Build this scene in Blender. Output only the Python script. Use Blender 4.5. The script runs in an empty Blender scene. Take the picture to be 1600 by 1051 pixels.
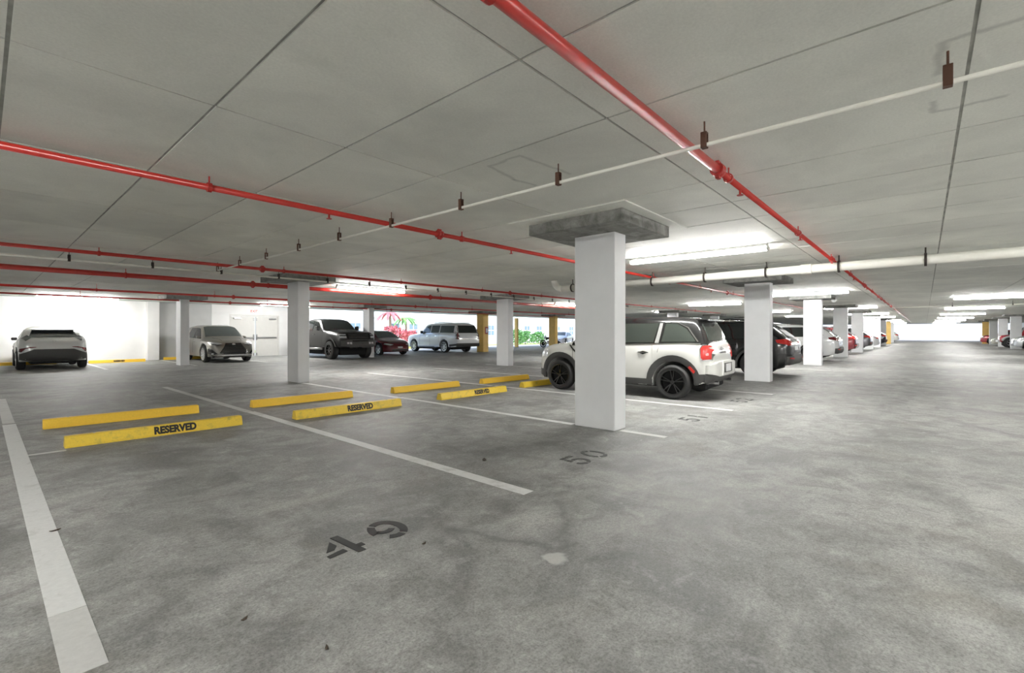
import bpy, bmesh, math, random
from mathutils import Vector, Matrix, Euler
from mathutils.bvhtree import BVHTree
from mathutils.geometry import delaunay_2d_cdt

random.seed(7)
SC = bpy.context.scene
COL = SC.collection
PI = math.pi

# ---------------------------------------------------------------- camera, world, sun, exposure
# X = along the main drive aisle, Y = across the aisle into the stalls, Z up, metres
AZ = math.radians(41.385)
cam_d = bpy.data.cameras.new('camera')
cam = bpy.data.objects.new('camera', cam_d)
COL.objects.link(cam)
cam.location = (0, 0, 1.28)
cam.rotation_euler = (PI / 2, 0, AZ - PI / 2)
cam_d.sensor_width = 36.0
cam_d.lens = 732.0 / 1600 * 36
cam_d.shift_y = -5.5 / 1600
cam_d.clip_start = 0.05
cam_d.clip_end = 600
SC.camera = cam

w = bpy.data.worlds.new('world')
SC.world = w
w.use_nodes = True
wn = w.node_tree
wn.nodes.clear()
wo = wn.nodes.new('ShaderNodeOutputWorld')
wb = wn.nodes.new('ShaderNodeBackground')
ws = wn.nodes.new('ShaderNodeTexSky')
ws.sky_type = 'NISHITA'
ws.sun_disc = False
ws.sun_elevation = math.radians(52)
ws.sun_rotation = math.radians(200)
ws.air_density = 1.0
ws.dust_density = 2.5
wb.inputs['Strength'].default_value = 0.42
wn.links.new(ws.outputs[0], wb.inputs[0])
wn.links.new(wb.outputs[0], wo.inputs[0])

sun_d = bpy.data.lights.new('sun', 'SUN')
sun_d.energy = 2.7
sun_d.angle = math.radians(2)
sun_d.color = (1, 0.96, 0.9)
sun = bpy.data.objects.new('sun', sun_d)
COL.objects.link(sun)
sun.rotation_euler = Euler((math.radians(38), 0, math.radians(18)))

SC.view_settings.view_transform = 'Standard'
SC.view_settings.look = 'None'
SC.view_settings.exposure = 0.36
SC.view_settings.gamma = 1.0
SC.view_settings.use_curve_mapping = False
SC.cycles.max_bounces = 12
SC.cycles.diffuse_bounces = 8
SC.cycles.sample_clamp_indirect = 12

LAMP = 140.0           # emission of the fluorescent lenses

# ---------------------------------------------------------------- materials
MATS = {}


def nodes_of(m):
    m.use_nodes = True
    nt = m.node_tree
    return nt, nt.nodes['Principled BSDF']


def mat(name, col, rough=0.5, metal=0.0, var=0.0, scale=6.0, coat=0.0, emit=None, bump=0.0, spec=0.5):
    """principled material with an optional noise variation of its colour and a fine bump"""
    if name in MATS:
        return MATS[name]
    m = bpy.data.materials.new(name)
    nt, b = nodes_of(m)
    b.inputs['Roughness'].default_value = rough
    b.inputs['Metallic'].default_value = metal
    b.inputs['Base Color'].default_value = (*col, 1)
    b.inputs['Specular IOR Level'].default_value = spec
    if coat:
        b.inputs['Coat Weight'].default_value = coat
        b.inputs['Coat Roughness'].default_value = 0.05
    if emit:
        b.inputs['Emission Color'].default_value = (*emit[0], 1)
        b.inputs['Emission Strength'].default_value = emit[1]
    if var or bump:
        tc = nt.nodes.new('ShaderNodeTexCoord')
        nz = nt.nodes.new('ShaderNodeTexNoise')
        nz.inputs['Scale'].default_value = scale
        nz.inputs['Detail'].default_value = 6
        nt.links.new(tc.outputs['Object'], nz.inputs['Vector'])
        if var:
            rp = nt.nodes.new('ShaderNodeValToRGB')
            rp.color_ramp.elements[0].position = 0.3
            rp.color_ramp.elements[1].position = 0.7
            rp.color_ramp.elements[0].color = (*[c * (1 - var) for c in col], 1)
            rp.color_ramp.elements[1].color = (*[min(1, c * (1 + var)) for c in col], 1)
            nt.links.new(nz.outputs['Fac'], rp.inputs[0])
            nt.links.new(rp.outputs[0], b.inputs['Base Color'])
        if bump:
            bp = nt.nodes.new('ShaderNodeBump')
            bp.inputs['Strength'].default_value = bump
            bp.inputs['Distance'].default_value = 0.01
            nt.links.new(nz.outputs['Fac'], bp.inputs['Height'])
            nt.links.new(bp.outputs[0], b.inputs['Normal'])
    MATS[name] = m
    return m


class NT:
    """small helper for longer node graphs"""
    def __init__(s, m):
        s.nt, s.b = nodes_of(m)
        s.tc = s.nt.nodes.new('ShaderNodeTexCoord')

    def link(s, a, bb):
        s.nt.links.new(a, bb)

    def noise(s, vec, scale, detail=6, rough=0.55, dist=0.0):
        n = s.nt.nodes.new('ShaderNodeTexNoise')
        n.inputs['Scale'].default_value = scale
        n.inputs['Detail'].default_value = detail
        n.inputs['Roughness'].default_value = rough
        n.inputs['Distortion'].default_value = dist
        s.link(vec, n.inputs['Vector'])
        return n.outputs['Fac']

    def ramp(s, fac, stops):
        r = s.nt.nodes.new('ShaderNodeValToRGB')
        e = r.color_ramp.elements
        while len(e) < len(stops):
            e.new(0.5)
        for el, (p, c) in zip(e, stops):
            el.position = p
            el.color = (*c, 1) if isinstance(c, tuple) else (c, c, c, 1)
        s.link(fac, r.inputs[0])
        return r.outputs[0]

    def mix(s, fac, a, bb, mode='MIX'):
        n = s.nt.nodes.new('ShaderNodeMix')
        n.data_type = 'RGBA'
        n.blend_type = mode
        for v, i in ((fac, n.inputs[0]), (a, n.inputs[6]), (bb, n.inputs[7])):
            if hasattr(v, 'is_linked'):
                s.link(v, i)
            elif isinstance(v, tuple):
                i.default_value = (*v, 1)
            else:
                i.default_value = v
        return n.outputs[2]

    def math(s, op, a, bb=None, clamp=False):
        n = s.nt.nodes.new('ShaderNodeMath')
        n.operation = op
        n.use_clamp = clamp
        for v, i in ((a, n.inputs[0]), (bb, n.inputs[1])):
            if v is None:
                continue
            if hasattr(v, 'is_linked'):
                s.link(v, i)
            else:
                i.default_value = v
        return n.outputs[0]

    def mapping(s, vec, scale=(1, 1, 1), loc=(0, 0, 0), rot=(0, 0, 0)):
        n = s.nt.nodes.new('ShaderNodeMapping')
        n.inputs['Scale'].default_value = scale
        n.inputs['Location'].default_value = loc
        n.inputs['Rotation'].default_value = rot
        s.link(vec, n.inputs['Vector'])
        return n.outputs[0]

    def vmath(s, op, a, bb):
        n = s.nt.nodes.new('ShaderNodeVectorMath')
        n.operation = op
        for v, i in ((a, n.inputs[0]), (bb, n.inputs[1])):
            if hasattr(v, 'is_linked'):
                s.link(v, i)
            else:
                i.default_value = v
        return n

    def seg_dist(s, P, pts):
        """distance to a ragged polyline on a flat surface"""
        out = None
        for a, bb in zip(pts, pts[1:]):
            ax, ay = a
            dx, dy = bb[0] - ax, bb[1] - ay
            L2 = dx * dx + dy * dy
            rel = s.vmath('SUBTRACT', P, (ax, ay, 0)).outputs[0]
            dt = s.vmath('DOT_PRODUCT', rel, (dx / L2, dy / L2, 0)).outputs['Value']
            tt = s.math('MAXIMUM', s.math('MINIMUM', dt, 1.0), 0.0)
            sc = s.nt.nodes.new('ShaderNodeVectorMath')
            sc.operation = 'SCALE'
            sc.inputs[0].default_value = (dx, dy, 0)
            s.link(tt, sc.inputs['Scale'])
            d = s.vmath('DISTANCE', rel, sc.outputs[0]).outputs['Value']
            out = d if out is None else s.math('MINIMUM', out, d)
        return out

    def bump(s, h, strength, dist=0.01):
        n = s.nt.nodes.new('ShaderNodeBump')
        n.inputs['Strength'].default_value = strength
        n.inputs['Distance'].default_value = dist
        s.link(h, n.inputs['Height'])
        s.link(n.outputs[0], s.b.inputs['Normal'])


def floor_material():
    m = bpy.data.materials.new('floor_concrete')
    t = NT(m)
    P = t.tc.outputs['Object']
    big = t.noise(P, 0.35, 5, 0.6, 0.4)
    mid = t.noise(P, 1.3, 8, 0.62, 0.8)
    streak = t.noise(t.mapping(P, (0.5, 1.6, 1)), 1.0, 7, 0.6, 0.5)
    fine = t.noise(P, 38, 6, 0.7)
    grit = t.noise(P, 95, 4, 0.7)
    c = t.ramp(big, [(0.3, (0.265, 0.265, 0.258)), (0.7, (0.405, 0.405, 0.388))])
    c = t.mix(t.ramp(mid, [(0.36, 0.85), (0.46, 0.35), (0.55, 0.0)]), c, (0.15, 0.15, 0.146))
    blot = t.noise(t.mapping(P, (1, 1, 1), (3, 9, 0)), 4.5, 8, 0.7, 0.6)
    c = t.mix(t.ramp(blot, [(0.38, 0.6), (0.52, 0.0)]), c, (0.19, 0.188, 0.178))
    c = t.mix(t.ramp(blot, [(0.56, 0.0), (0.70, 0.35)]), c, (0.58, 0.58, 0.555))
    c = t.mix(t.ramp(streak, [(0.56, 0.0), (0.74, 0.45)]), c, (0.56, 0.56, 0.53))
    brown = t.noise(t.mapping(P, (1, 1, 1), (13, 5, 0)), 0.9, 6, 0.6, 0.6)
    c = t.mix(t.ramp(brown, [(0.57, 0.0), (0.72, 0.45)]), c, (0.22, 0.205, 0.175))
    c = t.mix(0.75, c, t.ramp(fine, [(0.3, 0.58), (0.7, 1.18)]), 'MULTIPLY')
    c = t.mix(0.6, c, t.ramp(grit, [(0.36, 0.5), (0.5, 1.0), (0.68, 1.25)]), 'MULTIPLY')
    # old stain lines left by standing water, a ragged outline on the slab
    wob = t.noise(P, 3.2, 4, 0.6)
    wob2 = t.noise(t.mapping(P, (1, 1, 1), (7, 3, 0)), 3.2, 4, 0.6)
    cb = t.nt.nodes.new('ShaderNodeCombineXYZ')
    t.link(t.math('MULTIPLY', t.math('SUBTRACT', wob, 0.5), 0.22), cb.inputs[0])
    t.link(t.math('MULTIPLY', t.math('SUBTRACT', wob2, 0.5), 0.22), cb.inputs[1])
    Pw = t.vmath('ADD', P, cb.outputs[0]).outputs[0]
    stain = t.seg_dist(Pw, [(2.02, 2.31), (2.14, 2.02), (2.23, 1.72), (2.21, 1.60), (2.62, 1.82), (2.93, 2.10)])
    c = t.mix(t.ramp(stain, [(0.008, 0.55), (0.05, 0.25), (0.13, 0.0)]), c, (0.10, 0.10, 0.10))
    pale = t.vmath('DISTANCE', Pw, (2.16, 1.58, 0)).outputs['Value']
    c = t.mix(t.ramp(pale, [(0.045, 0.6), (0.065, 0.0)]), c, (0.58, 0.58, 0.56))
    t.link(c, t.b.inputs['Base Color'])
    t.link(t.ramp(mid, [(0.3, 0.5), (0.7, 0.68)]), t.b.inputs['Roughness'])
    t.b.inputs['Specular IOR Level'].default_value = 0.28
    t.bump(t.math('ADD', fine, t.math('MULTIPLY', grit, 0.5)), 0.18, 0.006)
    return m


def ceiling_material(name, base):
    m = bpy.data.materials.new(name)
    t = NT(m)
    g = t.nt.nodes.new('ShaderNodeNewGeometry').outputs['Position']
    oi = t.nt.nodes.new('ShaderNodeObjectInfo').outputs['Random']
    big = t.noise(g, 0.7, 5, 0.6, 0.5)
    mid = t.noise(g, 3.5, 6, 0.6, 0.3)
    fine = t.noise(g, 60, 5, 0.7)
    r, gg, bb = base
    c = t.ramp(big, [(0.3, (r * .86, gg * .86, bb * .86)), (0.7, (r * 1.1, gg * 1.1, bb * 1.09))])
    c = t.mix(t.ramp(mid, [(0.55, 0.0), (0.8, 0.25)]), c, (r * .7, gg * .72, bb * .68))
    c = t.mix(0.5, c, t.ramp(fine, [(0.3, 0.82), (0.7, 1.08)]), 'MULTIPLY')
    c = t.mix(1.0, c, t.ramp(oi, [(0.0, 0.94), (1.0, 1.05)]), 'MULTIPLY')
    # traces of patched openings in the slab
    wob = t.noise(g, 7, 3, 0.6)
    fl_ = t.vmath('MULTIPLY', g, (1, 1, 0)).outputs[0]
    cb = t.nt.nodes.new('ShaderNodeCombineXYZ')
    dl = t.math('MULTIPLY', t.math('SUBTRACT', wob, 0.5), 0.07)
    t.link(dl, cb.inputs[0])
    t.link(dl, cb.inputs[1])
    fl_ = t.vmath('ADD', fl_, cb.outputs[0]).outputs[0]
    for pts in ([(3.38, 2.95), (2.96, 2.88), (2.96, 2.52), (3.6, 2.46)], [(3.38, 2.95), (3.66, 2.92)], [(3.22, -.6), (3.22, -.07), (3.6, -.05)], [(4.02, -.03), (4.19, -.05), (4.21, -.36)]):
        d = t.seg_dist(fl_, pts)
        c = t.mix(t.ramp(d, [(0.006, 0.42), (0.03, 0.0)]), c, (r * .4, gg * .4, bb * .4))
    t.link(c, t.b.inputs['Base Color'])
    t.b.inputs['Roughness'].default_value = 0.62
    t.bump(fine, 0.12, 0.004)
    return m


def stain_concrete():
    m = bpy.data.materials.new('stained_concrete')
    t = NT(m)
    g = t.nt.nodes.new('ShaderNodeNewGeometry').outputs['Position']
    a = t.noise(g, 5, 8, 0.7, 0.6)
    f = t.noise(g, 50, 5, 0.7)
    c = t.ramp(a, [(0.32, (0.13, 0.13, 0.118)), (0.55, (0.27, 0.27, 0.255)), (0.75, (0.40, 0.40, 0.38))])
    c = t.mix(0.6, c, t.ramp(f, [(0.3, 0.75), (0.7, 1.1)]), 'MULTIPLY')
    t.link(c, t.b.inputs['Base Color'])
    t.b.inputs['Roughness'].default_value = 0.75
    t.bump(a, 0.4, 0.01)
    return m


def worn_paint(name, col, under, amount=0.5, rough=0.55, scale=9.0):
    """paint worn through to what lies under it in ragged patches"""
    m = bpy.data.materials.new(name)
    t = NT(m)
    g = t.nt.nodes.new('ShaderNodeNewGeometry').outputs['Position']
    a = t.noise(g, scale, 8, 0.7, 0.4)
    b2 = t.noise(g, scale * 6, 5, 0.7)
    c = t.mix(t.ramp(a, [(0.5 + (1 - amount) * .2, 0.0), (0.72, 0.85)]), col, under)
    c = t.mix(0.5, c, t.ramp(b2, [(0.3, 0.8), (0.7, 1.06)]), 'MULTIPLY')
    t.link(c, t.b.inputs['Base Color'])
    t.b.inputs['Roughness'].default_value = rough
    return m


def paint(name, col, metal=0.0, rough=0.28):
    return mat(name, col, rough, metal, coat=0.7)


M_floor = floor_material()
M_ceil = ceiling_material('ceiling_concrete', (0.82, 0.825, 0.775))
M_slab = mat('slab_joint', (0.40, 0.40, 0.375), 0.9, var=0.3)
M_drop = stain_concrete()
M_col = mat('column_white_paint', (0.74, 0.75, 0.76), 0.55, var=0.03, scale=3, bump=0.1)
M_wall = mat('wall_white_paint', (0.88, 0.88, 0.875), 0.6, var=0.03, scale=2)
M_wallg = mat('wall_grey', (0.58, 0.59, 0.59), 0.6, var=0.05, scale=2)
M_yel = worn_paint('stop_yellow', (0.95, 0.60, 0.05), (0.70, 0.46, 0.06), 0.4)
M_yel2 = worn_paint('stop_yellow_dirty', (0.80, 0.56, 0.05), (0.33, 0.27, 0.07), 0.9)
M_colyel = mat('column_yellow_paint', (0.86, 0.58, 0.17), 0.5, var=0.06, scale=3)
M_line = worn_paint('line_white', (0.64, 0.645, 0.635), (0.42, 0.42, 0.40), 0.8, 0.6, 5.0)
M_line2 = worn_paint('line_white_faded', (0.52, 0.52, 0.505), (0.38, 0.38, 0.365), 1.0, 0.6, 5.0)
M_sten = worn_paint('stencil_black', (0.012, 0.012, 0.012), (0.06, 0.06, 0.057), 0.5, 0.6, 14.0)
M_sten2 = worn_paint('stencil_black_worn', (0.035, 0.035, 0.034), (0.18, 0.18, 0.17), 0.95, 0.6, 14.0)
M_red = mat('sprinkler_red', (0.52, 0.028, 0.02), 0.3, var=0.08, scale=4, coat=0.3)
M_redd = mat('coupling_red', (0.42, 0.02, 0.015), 0.4)
M_pvc = mat('pipe_offwhite', (0.84, 0.83, 0.76), 0.4, var=0.05, scale=4)
M_hang = mat('hanger_dark_iron', (0.045, 0.035, 0.03), 0.6, 0.3)
M_hangb = mat('hanger_brown', (0.11, 0.05, 0.03), 0.6, 0.2)
M_tube = mat('lamp_lens', (0.9, 0.9, 0.9), 0.4, emit=((1.0, 0.99, 0.965), LAMP))
M_house = mat('lamp_housing', (0.75, 0.75, 0.73), 0.45)
M_rubber = mat('tyre_rubber', (0.022, 0.022, 0.022), 0.75, bump=0.05)
M_glass = mat('tinted_glass', (0.018, 0.022, 0.022), 0.05, spec=0.8)
M_glass2 = mat('clear_tinted_glass', (0.07, 0.085, 0.085), 0.06, spec=0.8)
M_chrome = mat('chrome', (0.75, 0.75, 0.76), 0.12, 1.0)
M_silver = mat('alloy_silver', (0.62, 0.62, 0.63), 0.28, 0.9)
M_blackg = mat('black_gloss', (0.012, 0.012, 0.012), 0.18, coat=0.5)
M_clad = mat('cladding_charcoal', (0.055, 0.055, 0.053), 0.6)
M_under = mat('underbody_black', (0.008, 0.008, 0.008), 0.9)
M_tail = mat('tail_lamp_red', (0.52, 0.03, 0.025), 0.2, coat=0.3)
M_taild = mat('tail_lamp_dark_red', (0.14, 0.012, 0.015), 0.15, coat=0.6)
M_head = mat('head_lamp_clear', (0.62, 0.64, 0.66), 0.1, 0.3, coat=0.6)
M_plate = mat('plate_white', (0.78, 0.79, 0.80), 0.4)
M_gap = mat('shut_line', (0.03, 0.03, 0.03), 0.8)
M_asphalt = mat('outside_paving', (0.55, 0.55, 0.53), 0.8, var=0.1, scale=1)
M_grass = mat('lawn', (0.36, 0.46, 0.12), 0.9, var=0.3, scale=5)
M_facade = mat('facade_white', (0.70, 0.76, 0.79), 0.7, var=0.03, scale=1)
M_pane = mat('facade_glass', (0.16, 0.24, 0.30), 0.15)
M_frame = mat('facade_frame', (0.9, 0.9, 0.9), 0.5)
M_leaf = mat('leaf_green', (0.13, 0.34, 0.10), 0.6, var=0.35, scale=9)
M_leafp = mat('leaf_pink', (0.55, 0.16, 0.19), 0.6, var=0.3, scale=9)
M_bark = mat('bark', (0.30, 0.24, 0.19), 0.9, var=0.2)
M_door = mat('door_paint', (0.70, 0.69, 0.66), 0.5, var=0.02)
M_steel = mat('steel', (0.42, 0.42, 0.42), 0.35, 0.8)
M_exit = mat('exit_face', (0.85, 0.80, 0.78), 0.5, emit=((1, 0.75, 0.7), 0.4))
M_exitr = mat('exit_letters', (0.7, 0.05, 0.04), 0.5)
M_dry = mat('dry_leaf', (0.045, 0.032, 0.02), 0.8)
M_signr = mat('sign_red', (0.42, 0.07, 0.04), 0.5)

# ---------------------------------------------------------------- mesh helpers


def link(name, me, m=None, parent=None, loc=None, rot=None, smooth=False):
    o = bpy.data.objects.new(name, me)
    COL.objects.link(o)
    if m and not me.materials:
        me.materials.append(m)
    if parent:
        o.parent = parent
    if loc:
        o.location = loc
    if rot:
        o.rotation_euler = rot
    if smooth:
        for p in me.polygons:
            p.use_smooth = True
    return o


def empty(name, label, cat, loc=(0, 0, 0), rz=0.0, group=None):
    o = bpy.data.objects.new(name, None)
    COL.objects.link(o)
    o.location = loc
    o.rotation_euler = (0, 0, rz)
    o.empty_display_size = 0.2
    o['label'] = label
    o['category'] = cat
    if group:
        o['group'] = group
    return o


def tag(o, label, cat, group=None):
    o['label'] = label
    o['category'] = cat
    if group:
        o['group'] = group
    return o


def struct(o, label=None):
    o['kind'] = 'structure'
    if label:
        o['label'] = label
    return o


class MB:
    """collects shapes for one mesh"""
    def __init__(s):
        s.v, s.f = [], []

    def add(s, vs, fs):
        n = len(s.v)
        s.v += [tuple(p) for p in vs]
        s.f += [tuple(i + n for i in f) for f in fs]
        return s

    def box(s, lo, hi):
        x0, y0, z0 = lo
        x1, y1, z1 = hi
        return s.add([(x0, y0, z0), (x1, y0, z0), (x1, y1, z0), (x0, y1, z0), (x0, y0, z1), (x1, y0, z1), (x1, y1, z1), (x0, y1, z1)],
                     [(0, 3, 2, 1), (4, 5, 6, 7), (0, 1, 5, 4), (1, 2, 6, 5), (2, 3, 7, 6), (3, 0, 4, 7)])

    def bbox(s, lo, hi, b=0.01):
        """box with chamfered edges"""
        bm = bmesh.new()
        bmesh.ops.create_cube(bm, size=1)
        for v in bm.verts:
            v.co = [lo[i] + (v.co[i] + .5) * (hi[i] - lo[i]) for i in range(3)]
        bmesh.ops.bevel(bm, geom=bm.edges[:], offset=b, segments=1, affect='EDGES')
        bm.verts.ensure_lookup_table()
        s.add([v.co[:] for v in bm.verts], [[v.index for v in f.verts] for f in bm.faces])
        bm.free()
        return s

    def tube(s, path, r, n=10, cap=True):
        path = [Vector(p) for p in path]
        rs = r if isinstance(r, (list, tuple)) else [r] * len(path)
        rings = []
        ref = None
        for i, p in enumerate(path):
            a = path[max(0, i - 1)]
            b = path[min(len(path) - 1, i + 1)]
            t = (b - a).normalized()
            if ref is None:
                ref = Vector((0, 0, 1)) if abs(t.z) < .9 else Vector((1, 0, 0))
            e1 = (ref - t * ref.dot(t)).normalized()
            ref = e1
            e2 = t.cross(e1)
            rings.append([p + (e1 * math.cos(2 * PI * k / n) + e2 * math.sin(2 * PI * k / n)) * rs[i] for k in range(n)])
        vs = [q for rg in rings for q in rg]
        fs = []
        for i in range(len(path) - 1):
            for k in range(n):
                a, b = i * n + k, i * n + (k + 1) % n
                fs.append((a, b, b + n, a + n))
        if cap:
            fs.append(tuple(range(n - 1, -1, -1)))
            fs.append(tuple((len(path) - 1) * n + k for k in range(n)))
        return s.add(vs, fs)

    def lathe_y(s, prof, n=32, c=(0, 0, 0), closed=False):
        """profile of (radius, y) spun about the Y axis"""
        vs, fs = [], []
        m = len(prof)
        for k in range(n):
            a = 2 * PI * k / n
            for r, y in prof:
                vs.append((c[0] + r * math.cos(a), c[1] + y, c[2] + r * math.sin(a)))
        rng = m if closed else m - 1
        for k in range(n):
            for j in range(rng):
                a, b = k * m + j, k * m + (j + 1) % m
                a2, b2 = ((k + 1) % n) * m + j, ((k + 1) % n) * m + (j + 1) % m
                fs.append((a, a2, b2, b))
        return s.add(vs, fs)

    def prism(s, poly, z0, z1):
        n = len(poly)
        vs = [(x, y, z0) for x, y in poly] + [(x, y, z1) for x, y in poly]
        fs = [tuple(range(n - 1, -1, -1)), tuple(range(n, 2 * n))]
        for i in range(n):
            j = (i + 1) % n
            fs.append((i, j, j + n, i + n))
        return s.add(vs, fs)

    def mesh(s, name):
        me = bpy.data.meshes.new(name)
        me.from_pydata(s.v, [], s.f)
        me.update()
        return me

    def build(s, name, m, parent=None, loc=None, rot=None, smooth=False):
        return link(name, s.mesh(name), m, parent, loc, rot, smooth)


def angle_smooth(o, deg=35):
    me = o.data
    bm = bmesh.new()
    bm.from_mesh(me)
    bmesh.ops.recalc_face_normals(bm, faces=bm.faces[:])
    lim = math.radians(deg)
    for f in bm.faces:
        f.smooth = True
    for e in bm.edges:
        e.smooth = len(e.link_faces) == 2 and e.calc_face_angle(0) < lim
    bm.to_mesh(me)
    bm.free()
    return o


def text_mesh(s, size, bold=0.0):
    cu = bpy.data.curves.new('txt', 'FONT')
    cu.body = s
    cu.size = size
    cu.align_x = 'CENTER'
    cu.align_y = 'CENTER'
    cu.offset = bold
    cu.extrude = 0.0015
    cu.resolution_u = 3
    o = bpy.data.objects.new('txt', cu)
    COL.objects.link(o)
    dg = bpy.context.evaluated_depsgraph_get()
    me = bpy.data.meshes.new_from_object(o.evaluated_get(dg))
    bpy.data.objects.remove(o)
    bpy.data.curves.remove(cu)
    me.materials.clear()
    return me


ORD = ['nearest', 'second', 'third', 'fourth', 'fifth', 'sixth', 'seventh', 'eighth', 'ninth', 'tenth', 'eleventh', 'twelfth', 'thirteenth']

# ---------------------------------------------------------------- structure
U0, U1 = -9.0, 102.0        # along the aisle
V0, V1 = -10.6, 27.5        # across
ZC = 2.75

flo = MB().box((U0 - .3, V0 - .3, -.2), (U1 + 10, V1 + .9, 0)).build('floor', M_floor)
struct(flo, 'grey stained concrete parking floor')
ground = MB().box((10.5, V1 + .9, -.25), (150, 90, -.03)).build('ground', M_asphalt)
struct(ground, 'pale sunlit paving outside the garage')

ceil = MB().box((U0 - .3, V0 - .3, ZC + .009), (U1, V1 + .9, ZC + .30)).build('ceiling', M_slab)
struct(ceil, 'grey concrete ceiling cast in panels with dark joints')


def project(u, v, z):
    c, s = math.cos(AZ), math.sin(AZ)
    X, D = u * s - v * c, u * c + v * s
    if D < .1:
        return None
    return 800 + 732 * X / D, 520 - 732 * (z - 1.28) / D, D


PU, PV = 0.915, 1.815
pm = MB().box((.009, .009, 0), (PU - .009, PV - .009, .03)).mesh('ceiling_panel')
pm.materials.append(M_ceil)
cells = []
for i in range(int((U0 - .09) / PU) - 1, int((U1 - .09) / PU)):
    for j in range(int((V0 + .18) / PV) - 1, int((V1 + .9 + .18) / PV)):
        x, y = .09 + i * PU, -.18 + j * PV
        if x < U0 - .3 or y < V0 - .5 or y > V1 + .9:
            continue
        vis = False
        for cx, cy in ((0, 0), (PU, 0), (0, PV), (PU, PV), (PU / 2, PV / 2)):
            q = project(x + cx, y + cy, ZC)
            if q and -20 < q[0] < 1620 and q[1] > -30:
                vis = True
        d = math.hypot(x + PU / 2, y + PV / 2)
        cells.append((0 if vis else 1, d, x, y))
cells.sort()
near = [c for c in cells if c[0] == 0][:290]
rest = [c for c in cells if c not in set(near)]
for _, d, x, y in near:
    link('ceiling_panel', pm, None, ceil, (x, y, ZC + random.uniform(-.0015, .0015)))
mb = MB()
for _, d, x, y in rest:
    mb.box((x + .005, y + .005, ZC), (x + PU - .005, y + PV - .005, ZC + .03))
o = mb.build('ceiling_panel_field', M_ceil, ceil)
o['kind'] = 'stuff'

# walls
DU0, DU1, DH = 8.75, 11.15, 2.2          # double door opening in the end wall
mb = MB()
mb.box((U0 - .3, V1, 0), (DU0, V1 + .25, ZC + .02))
mb.box((DU1, V1, 0), (11.75, V1 + .25, ZC + .02))
mb.box((DU0, V1, DH), (DU1, V1 + .25, ZC + .02))
wl = struct(mb.build('wall_left', M_wall), 'bright white painted wall behind the parked cars')
struct(MB().bbox((5.15, V1 - .35, 0), (5.6, V1 + .05, ZC), .01).build('trim_1', M_wall), 'white pilaster standing out from the white wall')
struct(MB().box((5.6, V1 - .04, 0), (7.85, V1 + .0, ZC)).build('trim_2', M_wallg), 'grey recess beside the white pilaster')  # thin sheet on the wall, grey against the white around it
struct(MB().box((7.85, V1 - .06, DH + .06), (11.75, V1 + .0, ZC)).build('trim_3', M_wall), 'white header above the double doors')
struct(MB().box((U0 - .3, V0 - .3, 0), (U1, V0, ZC + .02)).build('wall_right', M_wall), 'white wall behind the right row of cars')
struct(MB().box((U0 - .3, V0, 0), (U0, V1, ZC + .02)).build('wall_back', M_wall), 'white wall behind the camera')
struct(MB().box((U1 + 9, -30, 0), (U1 + 9.3, V1 + 2, 7)).build('wall_far', M_wall), 'sunlit white wall beyond the far exit')

# double doors
for k, (a, b) in enumerate(((DU0, (DU0 + DU1) / 2), ((DU0 + DU1) / 2, DU1))):
    d = struct(MB().box((a + .03, V1 + .02, .01), (b - .015, V1 + .07, DH - .03)).build('door_%d' % (k + 1), M_door), ('left' if k == 0 else 'right') + ' leaf of the beige double door with panic bar')
    hinge = -1 if k == 0 else 1
    x0, x1 = a + .12, b - .1
    bar = MB().bbox((x0, V1 - .05, .98), (x1, V1 - .01, 1.06), .008).build('panic_bar', M_steel, d)
    xe = (b - .08) if k == 0 else (a + .08)
    MB().bbox((xe - .035, V1 - .03, .9), (xe + .035, V1 + .02, 1.2), .008).build('latch', M_steel, d)
    MB().bbox((xe - .03, V1 - .02, .06), (xe + .03, V1 + .02, .2), .006).build('bolt', M_steel, d)
    MB().bbox((xe - .03, V1 - .02, 1.95), (xe + .03, V1 + .02, 2.1), .006).build('bolt', M_steel, d)
    xc = a + .3 if k == 0 else b - .3
    MB().bbox((xc - .18, V1 - .06, 2.02), (xc + .18, V1 + .02, 2.1), .01).build('door_closer', M_steel, d)
fr = MB().box((DU0 - .06, V1 - .02, 0), (DU0 + .02, V1 + .1, DH + .06)).box((DU1 - .02, V1 - .02, 0), (DU1 + .06, V1 + .1, DH + .06)).box((DU0 + .02, V1 - .02, DH - .02), (DU1 - .02, V1 + .1, DH + .06))
struct(fr.build('trim_4', M_door), 'beige steel frame around the double doors')
t = empty('exit_sign', 'small lit exit sign with red letters above the double doors', 'sign', (9.85, V1 - .06, 2.46))
MB().bbox((-.17, -.05, -.11), (.17, 0, .11), .008).build('sign_box', M_exit, t)
link('lettering', text_mesh('EXIT', .17, .004), M_exitr, t, (0, -.053, 0), (PI / 2, 0, 0))
for k, (x, lb) in enumerate(((8.22, 'left small grey notice on the white wall beside the doors'), (8.5, 'right small grey notice on the white wall beside the doors'))):
    t = empty('wall_notice', lb, 'sign', (x, V1 - .04, 1.62))
    MB().bbox((-.1, -.012, -.09), (.1, 0, .09), .003).build('board', M_plate, t)
    MB().bbox((-.075, -.016, -.05), (.075, -.011, .05), .002).build('printed_panel', M_wallg, t)

# ---------------------------------------------------------------- floor markings (paint on the floor, its parts)
def stripe(x, y0, y1, m=M_line, wd=.11, lab=None):
    o = MB().box((x - wd / 2, y0, -.001), (x + wd / 2, y1, .0025)).build('parking_stripe', m, flo)
    if lab:
        o['label'] = lab


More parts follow.
